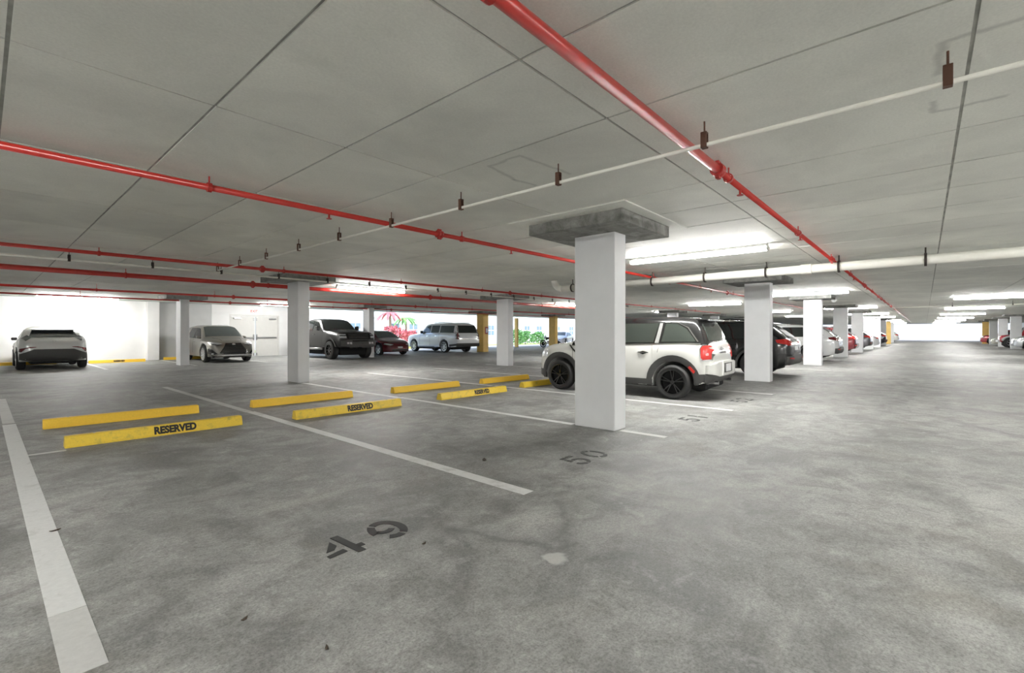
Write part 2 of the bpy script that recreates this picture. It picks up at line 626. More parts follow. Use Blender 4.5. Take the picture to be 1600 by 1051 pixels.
stripe(.265, 2.38, 2.95, M_line2, .13)
stripe(.265, 2.955, 9.6, M_line, .13, 'wide worn white stall line at the left of the picture')
stripe(.265, 9.7, 13.4, M_line2, .12)
stripe(2.90, 2.38, 8.2, M_line, .12, 'white stall line ending beside the number 49')
stripe(2.88, 8.2, 13.5, M_line2, .11)
stripe(5.56, 2.38, 3.0, M_line2, .11)
stripe(5.50, 3.7, 7.8, M_line, .11)
stripe(5.46, 7.8, 12.0, M_line, .11)
x = 8.22
while x < 60:
    if abs((x - 13.6) % 8.15) > .3 and abs((x - 13.6) % 8.15) < 7.85:
        stripe(x, 2.38, 7.8, M_line, .11)
    stripe(x, 7.9, 13.4, M_line, .11)
    x += 2.7
for k in range(10):
    stripe(.25 + 2.68 * k, 21.4, 26.9, M_line, .11)
MB().box((.33, 7.0, -.001), (.62, 7.07, .002)).build('parking_stripe', M_line2, flo)

# stencilled stall numbers
def ring(cx, cy, rx, ry, a0, a1, th, n=10):
    o_, i_ = [], []
    for k in range(n + 1):
        a = math.radians(a0 + (a1 - a0) * k / n)
        o_.append((cx + rx * math.cos(a), cy + ry * math.sin(a)))
        i_.append((cx + (rx - th) * math.cos(a), cy + (ry - th) * math.sin(a)))
    return o_ + i_[::-1]


def dig(ch):
    """stencil pieces on a 0.23 x 0.30 field"""
    P = []
    if ch == '4':
        P = [[(.10, .25), (.105, .17), (.07, .13), (.02, .13)], [(0, .085), (.11, .105), (.115, .06), (0, .05)], [(.13, .30), (.18, .30), (.20, 0), (.15, 0)], [(.185, .105), (.23, .105), (.23, .06), (.188, .06)]]
    elif ch == '9':
        P = [ring(.115, .15, .118, .152, -58, 116, .052, 14), ring(.115, .15, .118, .152, 130, 188, .052, 5), ring(.095, .20, .088, .10, 212, 312, .042, 8), ring(.115, .15, .118, .152, -125, -72, .05, 5)]
    elif ch == '5':
        P = [[(.03, .30), (.10, .30), (.10, .255), (.03, .255)], [(.12, .30), (.21, .30), (.21, .255), (.12, .255)], [(.02, .24), (.065, .24), (.065, .15), (.02, .15)],
             ring(.115, .10, .105, .10, -75, 110, .042, 12), ring(.115, .10, .105, .10, 190, 265, .042, 6)]
    elif ch == '0':
        P = [ring(.115, .15, .115, .15, a, a + 76, .042, 8) for a in (-38 + 7, 52 + 7, 142 + 7, 232 + 7)]
    elif ch == '1':
        P = [[(.09, .30), (.14, .30), (.14, .16), (.09, .16)], [(.09, .14), (.14, .14), (.14, 0), (.09, 0)]]
    elif ch == '2':
        P = [ring(.115, .20, .105, .10, 15, 90, .042, 6), ring(.115, .20, .105, .10, 105, 170, .042, 5), [(.19, .17), (.22, .15), (.10, .06), (.06, .06)], [(.01, .045), (.10, .045), (.10, 0), (.01, 0)], [(.12, .045), (.22, .045), (.22, 0), (.12, 0)]]
    return P


def stall_number(s, x, y, m, sc=1.0):
    mb = MB()
    for k, ch in enumerate(s):
        for p in dig(ch):
            mb.prism([(x + (k * .33 + px) * sc, y + py * sc) for px, py in p], -.001, .003)
    o = mb.build('stall_number', m, flo)
    o['label'] = 'stencilled number ' + s + ' on the floor'


stall_number('49', 1.31, 2.48, M_sten)
stall_number('50', 3.85, 2.48, M_sten2)
stall_number('51', 6.82, 2.46, M_sten2)
stall_number('52', 9.28, 2.46, M_sten2)

# ---------------------------------------------------------------- columns
def column(x, y, label, m=M_col, wx=.30, wy=.62, group=None, top=True, par=None):
    t = empty('column', label, 'column', (x, y, 0), 0, group)
    MB().bbox((0, 0, 0), (wx, wy, 2.61), .008).build('shaft', m, t)
    if top:
        cx, cy = wx / 2, wy / 2
        MB().bbox((cx - .68, cy - .69, 2.60), (cx + .68, cy + .70, ZC + .02), .006).build('drop_panel', M_drop, t)
        a, b, c_, d = .92, .68, .86, .70
        q = MB()
        for (x0, y0, x1, y1) in ((cx - a, cy - c_, cx + a, cy - d), (cx - a, cy + d, cx + a, cy + c_), (cx - a, cy - d, cx - b, cy + d), (cx + b, cy - d, cx + a, cy + d)):
            q.box((x0, y0, ZC - .012), (x1, y1, ZC + .01))
        q.build('collar', M_ceil, t)
    return t


CU = [5.46 + 8.15 * k for k in range(12)]
g = 'white columns along the main aisle'
column(CU[0], 3.03, 'large white column in the middle foreground with a stained concrete cap', group=g)
labs = ['grey white column between the small white crossover and the black one', 'bright white column in front of the white crossover']
for k in range(1, 10):
    lab = labs[k - 1] if k < 3 else ORD[k] + ' white column of the row beside the main aisle'
    if k == 8:
        column(CU[k], 3.0, 'yellow painted column far down the main aisle', M_colyel, .4, 1.3, None)
    else:
        column(CU[k], 3.03, lab, group=g)
g = 'white columns of the middle row'
column(CU[0] - .08, 12.05, 'white column standing behind the yellow stops left of the black pickup', group=g)
column(CU[1] - .1, 12.1, 'grey white column right of the long white vehicle and yellow stops', group=g)
for k in range(2, 6):
    column(CU[k], 12.1, ORD[k] + ' column of the middle row, seen over the car roofs', M_col, group=g)
g = 'columns of the row before the openings'
column(CU[0] - .27, 21.9, 'white column standing right in front of the silver crossover', group=g)
column(CU[1] - .1, 21.9, 'grey white column between the black pickup and the dark red sedan', group=g)
column(22.38, 22.3, 'yellow column at the tail of the long white vehicle', M_colyel, .5, .62, 'yellow columns by the openings')
column(CU[3] + .1, 21.9, 'yellow column in front of the motorcycle by the bright opening', M_colyel, .34, .62, 'yellow columns by the openings')
column(CU[3] + 2.1, 27.6, 'slim yellow post left of the green bushes by the opening', M_colyel, .2, .3, 'yellow columns by the openings', top=False)
column(CU[4], 21.9, 'yellow column seen over the roof of the small white crossover', M_colyel, .4, .62, 'yellow columns by the openings')
g = 'columns at the right end of the main aisle'
for k, m, lab in ((6, M_col, 'pale column at the far right beside the red off-roader'), (7, M_col, 'lilac grey column behind the red off-roader at the far right'), (8, M_wallg, 'dark grey column behind the far right cars'), (9, M_colyel, 'pale yellow column farthest in the right row')):
    column(CU[k], -5.75, lab, m, group=g)
t = empty('warning_sign', 'small red framed sign on the yellow column by the white vehicle', 'sign', (22.68, 22.285, 1.45))
MB().bbox((-.16, -.03, -.24), (.16, 0, .24), .006).build('board', M_signr, t)
MB().bbox((-.09, -.04, -.15), (.09, -.028, .15), .004).build('panel', M_plate, t)
t = empty('extinguisher_bracket', 'dark slim bracket hanging on the side of the middle row column', 'bracket', (CU[1] + .2, 12.3, 1.2))
MB().bbox((0, -.05, -.25), (.06, .05, .25), .008).build('rail', M_hang, t)
MB().bbox((0, -.04, -.34), (.14, .04, -.28), .008).build('hook', M_hang, t)

# ---------------------------------------------------------------- lamps
def lamp(x, y, along, label, L=2.44, z=2.685, group=None):
    t = empty('strip_light', label, 'light', (x, y, z), 0 if along == 'x' else PI / 2, group)
    MB().bbox((-L / 2, -.066, .012), (L / 2, .066, ZC - z + .004), .008).build('housing', M_house, t)
    q = MB()
    pr_ = [(-.052, .014), (-.056, -.02), (-.045, -.045), (0, -.054), (.045, -.045), (.056, -.02), (.052, .014)]
    n = len(pr_)
    vs = [(-L / 2 + .02, y_, z_) for y_, z_ in pr_] + [(L / 2 - .02, y_, z_) for y_, z_ in pr_]
    fs = [(i, i + 1, i + 1 + n, i + n) for i in range(n - 1)] + [tuple(range(n)), tuple(range(2 * n - 1, n - 1, -1))]
    q.add(vs, fs)
    q.build('lens', M_tube, t, smooth=False)
    for s in (-1, 1):
        MB().bbox((s * L / 2 - .015, -.055, -.05), (s * L / 2 + .015, .055, .015), .006).build('end_cap', M_house, t)
    return t


g = 'strip lights over the stall fronts'
k = 0
for x in (8.53, 19.5, 32.2, 43.0, 52.5, 66.4, 74.5, 85.5):
    lamp(x, 3.15, 'y', ORD[k] + ' white strip light hanging over the stall fronts of the main aisle', group=g)
    k += 1
g = 'strip lights over the right side of the aisle'
for k, x in enumerate((26.3, 37.3, 48.3, 59.3, 70.3, 81.3, 92.3)):
    lamp(x, -2.1, 'y', ORD[k] + ' white strip light over the right side of the main aisle', group=g)
g = 'strip lights over the middle stalls'
for k, x in enumerate((23.8, 34.8, 45.8)):
    lamp(x, 7.75, 'y', ORD[k] + ' white strip light over the middle of the double stall row', group=g)
g = 'strip lights over the back aisle'
for k, x in enumerate((8.35, 19.5, 30.6)):
    lamp(x, 13.35, 'x', ORD[k] + ' white strip light over the back aisle, running beside the thick red pipe', group=g)
lamp(2.6, 25.3, 'x', 'strip light close to the bright white wall above the white coupe crossover', group='strip lights over the wall stalls')
lamp(10.2, 24.2, 'x', 'added strip light above the silver crossover, brightening the wall by the double doors', group='strip lights over the wall stalls')  # added lamp that brightens the wall around the doors
g = 'unseen strip lights added as fill'  # fixtures added out of view for fill and a brighter aisle side
for x, y, al, lb in ((-3.2, 3.15, 'y', 'added unseen strip light just behind and left of the camera over the stall fronts'), (2.6, -3.4, 'y', 'added unseen strip light right behind the camera over the aisle'), (12.5, -4.6, 'y', 'added unseen strip light over the aisle to the right of the picture'),
                    (-3.4, 13.35, 'x', 'added unseen strip light over the back aisle left of the picture'), (-5.5, -3.4, 'y', 'added unseen strip light farthest behind the camera'), (7.6, -4.4, 'y', 'added unseen strip light over the aisle right of the camera'),
                    (4.4, -7.6, 'y', 'added unseen strip light over the stalls behind and right of the camera')):
    lamp(x, y, al, lb, group=g)
t = empty('dome_camera', 'small white round dome under the ceiling by the bright white column', 'camera', (22.4, 2.7, 2.6))
MB().tube([(0, 0, .15), (0, 0, .03)], .05, 12).build('mount', M_house, t)
bm = bmesh.new()
bmesh.ops.create_uvsphere(bm, u_segments=14, v_segments=8, radius=.11)
me = bpy.data.meshes.new('dome')
bm.to_mesh(me)
bm.free()
link('dome', me, M_plate, t, smooth=True)

# ---------------------------------------------------------------- pipes
def pipe_run(name, label, p0, p1, r, m, hang=(), coup=(), hm=M_hang, zt=ZC, style='clevis', group=None, r2=None, split=None):
    """pipe from p0 to p1 with hangers and couplings at distances along it"""
    p0, p1 = Vector(p0), Vector(p1)
    L = (p1 - p0).length
    d = (p1 - p0) / L
    t = empty(name, label, 'pipe', p0, math.atan2(d.y, d.x), group)
    slope = d.z / math.hypot(d.x, d.y)
    H = lambda s: s * slope
    if split:
        MB().tube([(0, 0, 0), (split, 0, H(split))], r, 14).build('pipe', m, t, smooth=True)
        MB().tube([(split, 0, H(split)), (L, 0, H(L))], r2, 14).build('pipe', m, t, smooth=True)
    else:
        MB().tube([(0, 0, 0), (L, 0, H(L))], r, 14).build('pipe', m, t, smooth=True)
    rr = lambda s: r2 if split and s > split else r
    for s in hang:
        q = rr(s)
        top = zt - p0.z - H(s)
        if style == 'clevis':
            h = MB().lathe_y([(q + .004, -.018), (q + .014, -.018), (q + .014, .018), (q + .004, .018)], 16, closed=True)
            ho = h.build('hanger', hm, t, (s, 0, H(s)), (0, 0, PI / 2))
            MB().tube([(0, 0, q + .005), (0, 0, top)], .007, 6).build('rod', hm, ho)
        elif style == 'strap':
            h = MB().bbox((-.02, -q - .008, -q - .006), (.02, -q + .002, q + .07), .002).bbox((-.02, q - .002, -q - .006), (.02, q + .008, q + .07), .002).bbox((-.02, -q - .008, q + .06), (.02, q + .008, q + .075), .002).bbox((-.02, -q - .008, -q - .008), (.02, q + .008, -q + .002), .002)
            ho = h.build('hanger', hm, t, (s, 0, H(s)))
            MB().tube([(0, 0, q + .07), (0, 0, top)], .006, 6).build('rod', hm, ho)
        elif style == 'hook':
            pts = []
            for k in range(17):
                a = math.radians(-110 + 290 * k / 16)
                pts.append((0, (q + .012) * math.cos(a), (q + .012) * math.sin(a)))
            h = MB()
            n = len(pts)
            vs = []
            for (_, yy, zz) in pts:
                f = (q + .028) / (q + .012)
                vs += [(-.018, yy, zz), (.018, yy, zz), (.018, yy * f, zz * f), (-.018, yy * f, zz * f)]
            fs = []
            for k in range(n - 1):
                for e in range(4):
                    a, b = k * 4 + e, k * 4 + (e + 1) % 4
                    fs.append((a, b, b + 4, a + 4))
            fs += [(3, 2, 1, 0), tuple((n - 1) * 4 + e for e in range(4))]
            h.add(vs, fs)
            ho = h.build('hanger', hm, t, (s, 0, H(s)))
            MB().tube([(0, 0, q + .015), (0, 0, top)], .012, 6).build('rod', hm, ho)
    for s in coup:
        q = rr(s)
        c = MB().lathe_y([(q, -.045), (q + .02, -.045), (q + .022, -.02), (q + .014, 0), (q + .022, .02), (q + .02, .045), (q, .045)], 16)
        co = c.build('coupling', M_redd if m is M_red else m, t, (s, 0, H(s)), (0, 0, PI / 2))
        MB().bbox((-.016, -.03, q + .015), (.016, .03, q + .04), .004).bbox((-.016, -.03, -q - .04), (.016, .03, -q - .015), .004).build('bolt_lug', M_redd if m is M_red else m, co)
    return t


def heads(t, xs, z):
    for x in xs:
        h = MB().tube([(x, 0, z), (x, 0, z - .05)], .011, 8).tube([(x, 0, z - .05), (x, 0, z - .056)], .03, 10)
        h.build('sprinkler_head', M_redd, t)


def frange(a, b, s):
    out = []
    while a <= b:
        out.append(a)
        a += s
    return out


g = 'red sprinkler mains'
t = pipe_run('sprinkler_pipe', 'red sprinkler pipe crossing the ceiling over the main aisle', (-2, 1.31, 2.655), (70, 1.31, 2.655), .035, M_red, [3.35 + 3.05 * k for k in range(12)], [6.12, 12.6, 19, 26, 33], M_redd, group=g, r2=.027, split=6.12)
heads(t, [6.75, 9.6, 12.9, 16.2, 19.6, 24, 28], -.02)
t = pipe_run('sprinkler_pipe', 'red sprinkler pipe over the yellow stops, running behind the large column', (-2, 5.04, 2.645), (30, 5.04, 2.645), .030, M_red, [3.42 + 3.2 * k for k in range(7)], [6.2, 18.8], M_redd, group=g)
heads(t, [4.6, 7.7, 10.8, 14, 17.2], -.025)
pipe_run('sprinkler_pipe', 'thin red pipe above the white conduit in the back stalls', (-2, 10.66, 2.65), (34, 10.66, 2.65), .031, M_red, [3.35 + 3.1 * k for k in range(10)], [6.0, 14, 22], M_redd, group=g)
pipe_run('sprinkler_pipe', 'thick red main pipe over the back aisle', (-2, 13.72, 2.60), (22, 13.72, 2.60), .055, M_red, [4.2 + 3.1 * k for k in range(6)], [6.9, 13, 17], M_redd, group=g)
pipe_run('sprinkler_pipe', 'dark red pipe running above the white pilaster toward the pickup', (-2, 18.6, 2.57), (40, 18.6, 2.57), .033, M_red, [4.3 + 3.1 * k for k in range(9)], [8, 16], M_redd, group=g)
pipe_run('sprinkler_pipe', 'farthest dark red pipe, close to the bright white wall', (-2, 22.1, 2.56), (36, 22.1, 2.56), .028, M_red, [4.3 + 3.1 * k for k in range(8)], [9, 17], M_redd, group=g)
g = 'off white conduits'
pipe_run('conduit', 'thin off white pipe crossing the whole ceiling from right to left', (3.38, -8, 2.585), (3.27, 11.55, 2.585), .014, M_pvc, [7.91 + 1.24 * k for k in range(-2, 10)], [], M_hangb, style='strap', group=g)
pipe_run('conduit', 'thin off white pipe between the two left red pipes', (-2, 11.6, 2.60), (26, 11.6, 2.60), .019, M_pvc, [3.06 + 1.22 * k for k in range(0, 16)], [], M_hang, style='strap', group=g)
pipe_run('conduit', 'thin off white pipe crossing the aisle far away', (31.0, -8, 2.585), (31.0, 1.25, 2.585), .03, M_pvc, frange(1, 8, 2.0), [], M_hang, style='clevis', group=g)
t = pipe_run('drain_pipe', 'thick white drain pipe hung from black hooks across the aisle', (10.75, -9, 2.575), (10.75, 7.6, 2.515), .085, M_pvc, [6.52, 7.76, 8.99, 10.22, 11.46, 12.7, 13.94, 16.25], [], M_hang, style='hook')
L_ = 16.6
c = MB().lathe_y([(.085, -.09), (.098, -.09), (.098, .09), (.085, .09)], 16, closed=True)
c.build('sleeve', M_pvc, t, (10.75, 0, -.038), (0, 0, PI / 2), smooth=False)
pts = [(L_, 0, -.06)] + [(L_ + .28 * math.sin(a), 0, -.06 + .28 * (1 - math.cos(a))) for a in [PI / 2 * k / 8 for k in range(1, 9)]] + [(L_ + .28, 0, ZC - 2.575 + .01)]
MB().tube(pts, .088, 14).build('elbow', M_pvc, t, smooth=True)

# ---------------------------------------------------------------- wheel stops
SP = [(-.078, 0), (.078, 0), (.078, .022), (.048, .118), (.038, .125), (-.038, .125), (-.048, .118), (-.078, .022)]
_txt = {}


def wheel_stop(x0, x1, y, label, reserved=False, rz=0.0, m=M_yel, group='yellow wheel stops', ts=.105, tx=.02):
    L = x1 - x0
    t = empty('wheel_stop', label, 'wheel stop', ((x0 + x1) / 2, y, 0), rz, group)
    n = len(SP)
    vs = []
    for xx, sc in ((-L / 2, .96), (-L / 2 + .012, 1), (L / 2 - .012, 1), (L / 2, .96)):
        vs += [(xx, a * sc, b * (1 if sc == 1 else .97)) for a, b in SP]
    fs = []
    for k in range(3):
        for i in range(n):
            j = (i + 1) % n
            fs.append((k * n + i, k * n + j, k * n + n + j, k * n + n + i))
    fs += [tuple(range(n)), tuple(range(4 * n - 1, 3 * n - 1, -1))]
    MB().add(vs, fs).build('bar', m, t)
    if reserved:
        me = text_mesh('RESERVED', ts, .006)
        me.transform(Matrix.Diagonal((.92, 1.12, 1, 1)))
        a = math.atan2(.096, .03)
        link('lettering', me, M_sten, t, (tx * L, -.0655, .064), (a, 0, 0))
    for s in (-1, 1):
        MB().tube([(s * L * .36, 0, .12), (s * L * .36, 0, .128)], .012, 8).build('anchor_pin', M_steel, t)


wheel_stop(.62, 2.42, 7.22, 'yellow wheel stop marked RESERVED nearest the left stall line', True, .0, M_yel2, ts=.108, tx=.07)
wheel_stop(.55, 2.32, 8.82, 'plain bright yellow wheel stop behind the nearest RESERVED one', False, -.03)
wheel_stop(3.08, 4.90, 7.0, 'yellow wheel stop marked RESERVED beside the white line by number 49', True, -.03, M_yel2, ts=.108, tx=.07)
wheel_stop(3.08, 4.92, 8.66, 'plain yellow wheel stop left of the second RESERVED one', False, -.03)
wheel_stop(5.80, 7.62, 6.95, 'yellow wheel stop marked RESERVED just left of the large column', True, -.02, M_yel2, ts=.10, tx=.09)
wheel_stop(5.80, 7.62, 8.48, 'plain yellow wheel stop behind the RESERVED one left of the large column', False, -.03)
wheel_stop(8.35, 10.1, 8.36, 'yellow wheel stop farthest of the middle stalls, behind the small crossover', False, -.04)
wheel_stop(8.40, 10.2, 7.08, 'yellow wheel stop touching the front tyre of the small white crossover', False, -.02, M_yel2)
wheel_stop(3.0, 4.9, 26.3, 'yellow wheel stop at the foot of the bright white wall', True, 0, M_yel, 'yellow wheel stops along the white wall', .09)
wheel_stop(.3, 2.1, 27.1, 'yellow wheel stop in front of the white coupe crossover by the wall', False, 0, M_yel, 'yellow wheel stops along the white wall')
wheel_stop(5.75, 7.5, 27.1, 'yellow wheel stop behind the silver crossover by the wall', False, 0, M_yel, 'yellow wheel stops along the white wall')

# ---------------------------------------------------------------- vehicles
def pchip(pts):
    pts = sorted(pts)
    xs = [p[0] for p in pts]
    ys = [p[1] for p in pts]
    n = len(xs)
    h = [xs[i + 1] - xs[i] for i in range(n - 1)]
    d = [(ys[i + 1] - ys[i]) / h[i] for i in range(n - 1)]
    m = [0.0] * n
    m[0], m[-1] = d[0], d[-1]
    for i in range(1, n - 1):
        if d[i - 1] * d[i] > 0:
            w1, w2 = 2 * h[i] + h[i - 1], h[i] + 2 * h[i - 1]
            m[i] = (w1 + w2) / (w1 / d[i - 1] + w2 / d[i])

    def f(x):
        if x <= xs[0]:
            return ys[0]
        if x >= xs[-1]:
            return ys[-1]
        i = 0
        while x > xs[i + 1]:
            i += 1
        t = (x - xs[i]) / h[i]
        return (2 * t**3 - 3 * t**2 + 1) * ys[i] + (t**3 - 2 * t**2 + t) * h[i] * m[i] + (-2 * t**3 + 3 * t**2) * ys[i + 1] + (t**3 - t**2) * h[i] * m[i + 1]
    return f


def sstep(a, b, x):
    t = max(0, min(1, (x - a) / (b - a)))
    return t * t * (3 - 2 * t)


def lerp2(a, b, t):
    return (a[0] + (b[0] - a[0]) * t, a[1] + (b[1] - a[1]) * t)


def car_body(sp):
    """closed body shell lofted along the length from the side and plan outlines"""
    top, belt, bot, plan = (pchip(sp[k]) for k in ('top', 'belt', 'bot', 'plan'))
    x0, x1 = sp['plan'][0][0], sp['plan'][-1][0]
    step = sp.get('step', .05)
    xs = set()
    for e in (0, .008, .02, .035, .055, .08, .11, .15, .2):
        xs.add(round(x0 + e, 4))
        xs.add(round(x1 - e, 4))
    x = x0 + .25
    while x < x1 - .22:
        xs.add(round(x, 4))
        x += step
    R = sp['arch']
    zc = sp['tr']
    for ax in (sp['xf'], sp['xr']):
        for k in range(25):
            xs.add(round(ax - R * math.cos(PI * k / 24), 4))
    xs = sorted(xs)
    tum = sp.get('tumble', .17)
    rings = []
    for x in xs:
        zb, zs, zt, wd = bot(x), belt(x), top(x), plan(x)
        zs = min(zs, zt - .004)
        for ax in (sp['xf'], sp['xr']):
            dx = abs(x - ax)
            if dx < R:
                zb = max(zb, zc + math.sqrt(R * R - dx * dx))
        zb = min(zb, zs - .05)
        hb, hg = zs - zb, zt - zs
        zw = sp.get('waist', .45)
        low = [(0, zb), (wd * .95, zb), (wd * .982, zb + min(.02, hb * .15)), (wd * .99, zb + hb * .22), (wd, zb + hb * zw), (wd * .992, zb + hb * .72), (wd * .975, zb + hb * .9), (wd * .945, zs)]
        gk = sstep(.10, .34, hg)
        wg = wd * .945
        hood = [(wg * .97, zs + hg * .3), (wg * .90, zs + hg * .62), (wg * .76, zs + hg * .84), (wg * .5, zs + hg * .95), (wg * .25, zs + hg * .99), (0, zt)]
        ti = tum * hg / sp.get('hgref', .5)
        cab = [(wg - .02 - ti * .3, zs + hg * .35), (wg - .025 - ti * .72, zs + hg * .78), (wg - .05 - ti * .95, zs + hg * .92), ((wg - ti) * .72, zs + hg * .985), ((wg - ti) * .36, zs + hg * .997), (0, zt)]
        up = [lerp2(a, b, gk) for a, b in zip(hood, cab)]
        rings.append([(x, y, z) for y, z in low + up])
    m = len(rings[0])
    vs, fs = [], []
    for rg in rings:
        vs += rg
        vs += [(p[0], -p[1], p[2]) for p in rg[1:-1]]
    N = 2 * m - 2
    Lx = lambda i, j: i * N + j
    Rx = lambda i, j: i * N + (j if j in (0, m - 1) else m + j - 1)
    for i in range(len(rings) - 1):
        for j in range(m - 1):
            fs.append((Lx(i, j), Lx(i + 1, j), Lx(i + 1, j + 1), Lx(i, j + 1)))
            fs.append((Rx(i, j), Rx(i, j + 1), Rx(i + 1, j + 1), Rx(i + 1, j)))
    for i, flip in ((0, 0), (len(rings) - 1, 1)):
        for j in range(m - 1):
            f = (Lx(i, j), Lx(i, j + 1), Rx(i, j + 1), Rx(i, j))
            f = tuple(dict.fromkeys(f))
            fs.append(f if not flip else f[::-1])
    return vs, fs


def inside(p, poly):
    c = False
    n = len(poly)
    for i in range(n):
        (x1, y1), (x2, y2) = poly[i], poly[i - 1]
        if (y1 > p[1]) != (y2 > p[1]) and p[0] < (x2 - x1) * (p[1] - y1) / (y2 - y1) + x1:
            c = not c
    return c


class Car:
    def __init__(s, name, sp, label, cat, loc, heading, body, group=None):
        s.sp = sp
        s.t = empty(name, label, cat, (*loc, 0), heading, group)
        vs, fs = car_body(sp)
        s.bvh = BVHTree.FromPolygons([Vector(v) for v in vs], fs)
        me = bpy.data.meshes.new('body')
        me.from_pydata(vs, [], fs)
        me.update()
        s.body = angle_smooth(link('body', me, body, s.t), 50)
        W = max(p[1] for p in sp['plan'])
        s.W = W
        a, b = sp['plan'][0][0], sp['plan'][-1][0]
        zc = sp['tr']
        MB().bbox((sp['xr'] - .55, -W + .3, .2), (sp['xf'] + .45, W - .3, .6), .03).build('underbody', M_under, s.t)
        MB().tube([(sp['xr'], -W + .2, zc), (sp['xr'], W - .2, zc)], .05, 8).build('axle', M_under, s.t)

    def patch(s, name, view, poly, m, off=.008, res=.06, parent=None, mirror=False, deep=.02, label=None):
        """a panel laid on the body: its outline is drawn in the side, front, back or top view"""
        rng = (1, -1) if mirror else (1,)
        res = min(res, .07)
        off = max(off, .010) if m in (M_glass, M_glass2) else off
        objs = []
        for sg in rng:
            pts = []
            n = len(poly)
            for i in range(n):
                a, b = poly[i], poly[(i + 1) % n]
                k = max(1, int(math.hypot(b[0] - a[0], b[1] - a[1]) / res))
                pts += [lerp2(a, b, q / k) for q in range(k)]
            no = len(pts)
            edges = [(i, (i + 1) % no) for i in range(no)]
            xa, xb = min(p[0] for p in poly), max(p[0] for p in poly)
            ya, yb = min(p[1] for p in poly), max(p[1] for p in poly)
            q = xa + res / 2
            while q < xb:
                r = ya + res / 2
                while r < yb:
                    if inside((q, r), poly) and min((q - p[0])**2 + (r - p[1])**2 for p in pts) > (res * .35)**2:
                        pts.append((q, r))
                    r += res
                q += res
            V, E, F, *_ = delaunay_2d_cdt([Vector(p) for p in pts], edges, [], 1, 1e-5)
            P3 = []
            D = []
            for v in V:
                a, b = v
                if view in 'LR':
                    o, d = Vector((a, 4 * (1 if view == 'L' else -1) * sg, b)), Vector((0, -sg * (1 if view == 'L' else -1), 0))
                elif view == 'F':
                    o, d = Vector((6, a * sg, b)), Vector((-1, 0, 0))
                elif view == 'B':
                    o, d = Vector((-6, a * sg, b)), Vector((1, 0, 0))
                else:
                    o, d = Vector((a, b * sg, 4)), Vector((0, 0, -1))
                hit = s.bvh.ray_cast(o, d)
                if hit[0] is None:
                    guess = o + d * (4 - s.W if view in 'LR' else 6 - abs(s.sp['plan'][-1][0]) if view in 'FB' else 2.5)
                    near_ = s.bvh.find_nearest(guess)
                    p, nn = near_[0], near_[1]
                else:
                    p, nn = hit[0], hit[1]
                if nn.dot(d) > 0:
                    nn = -nn
                nv = (nn * .5 - d * .5).normalized()
                P3.append(p + nv * off)
                D.append(nv)
            cnt = {}
            for f in F:
                for i in range(len(f)):
                    e = (f[i], f[(i + 1) % len(f)])
                    k = tuple(sorted(e))
                    cnt.setdefault(k, []).append(e)
            vs = [p[:] for p in P3]
            fs = [tuple(f) for f in F]
            low = {}
            for k, es in cnt.items():
                if len(es) == 1:
                    a, b = es[0]
                    for i in (a, b):
                        if i not in low:
                            low[i] = len(vs)
                            vs.append((P3[i] - D[i] * (off + deep))[:])
                    fs.append((b, a, low[a], low[b]))
            me = bpy.data.meshes.new(name)
            me.from_pydata(vs, [], fs)
            me.update()
            o = angle_smooth(link(name, me, m, parent or s.t), 40)
            if label:
                o['label'] = label
            objs.append(o)
        return objs

    def split(s, name, cond, m):
        """take part of the shell out of the body as a panel of its own"""
        me = s.body.data
        keep, out = [], []
        for p in me.polygons:
            (out if cond(p.center) else keep).append(tuple(p.vertices))
        vs = [v.co[:] for v in me.vertices]
        for fs, ob in ((keep, s.body), (out, None)):
            used = sorted({i for f in fs for i in f})
            ix = {a: b for b, a in enumerate(used)}
            n = bpy.data.meshes.new(name if ob is None else 'body')
            n.from_pydata([vs[i] for i in used], [], [tuple(ix[i] for i in f) for f in fs])
            n.update()
            if ob is None:
                angle_smooth(link(name, n, m, s.t), 50)
            else:
                n.materials.append(me.materials[0])
                ob.data = n
                angle_smooth(ob, 50)

    def wheels(s, rim_m, spokes=5, kind='single', tw=.22, inset=.02, rimr=.68, arch_m=None, steer=0.0):
        sp = s.sp
        r = sp['tr']
        ri = r * rimr
        ty = MB().lathe_y([(ri * .98, -tw / 2 + .01), (ri, -tw / 2), (r * .86, -tw / 2 - .008), (r * .955, -tw / 2 + .012), (r * .985, -tw / 2 + .035), (r, -tw / 4), (r, tw / 4), (r * .985, tw / 2 - .035), (r * .955, tw / 2 - .012), (r * .86, tw / 2 + .008), (ri, tw / 2), (ri * .98, tw / 2 - .01)], 40).mesh('tyre')
        q = MB()
        f = tw / 2
        q.lathe_y([(ri * .9, -f + .03), (ri * 1.0, -f + .02), (ri * 1.0, f - .01), (ri * .99, f + .004), (ri * .93, f + .002), (ri * .9, f - .03)], 40, closed=True)
        nsp = spokes
        for k in range(nsp):
            angs = [0] if kind == 'single' else [-.16, .16]
            for da in angs:
                a = 2 * PI * k / nsp + PI / 2
                w0 = .05 if kind == 'single' else .022
                c, sn = math.cos(a), math.sin(a)
                c2, s2 = math.cos(a + da), math.sin(a + da)
                pts = []
                for rad, ww, yy, (cc, ss) in ((ri * .12, w0 * 1.1, f - .02, (c, sn)), (ri * .94, w0 * .8, f - .005, (c2, s2))):
                    for dy in (-.03, 0):
                        for sg in (-1, 1):
                            pts.append((rad * cc - sg * ww * ss * .5, yy + dy, rad * ss + sg * ww * cc * .5))
                q.add(pts, [(0, 1, 5, 4), (2, 6, 7, 3), (0, 4, 6, 2), (1, 3, 7, 5), (4, 5, 7, 6), (0, 2, 3, 1)])
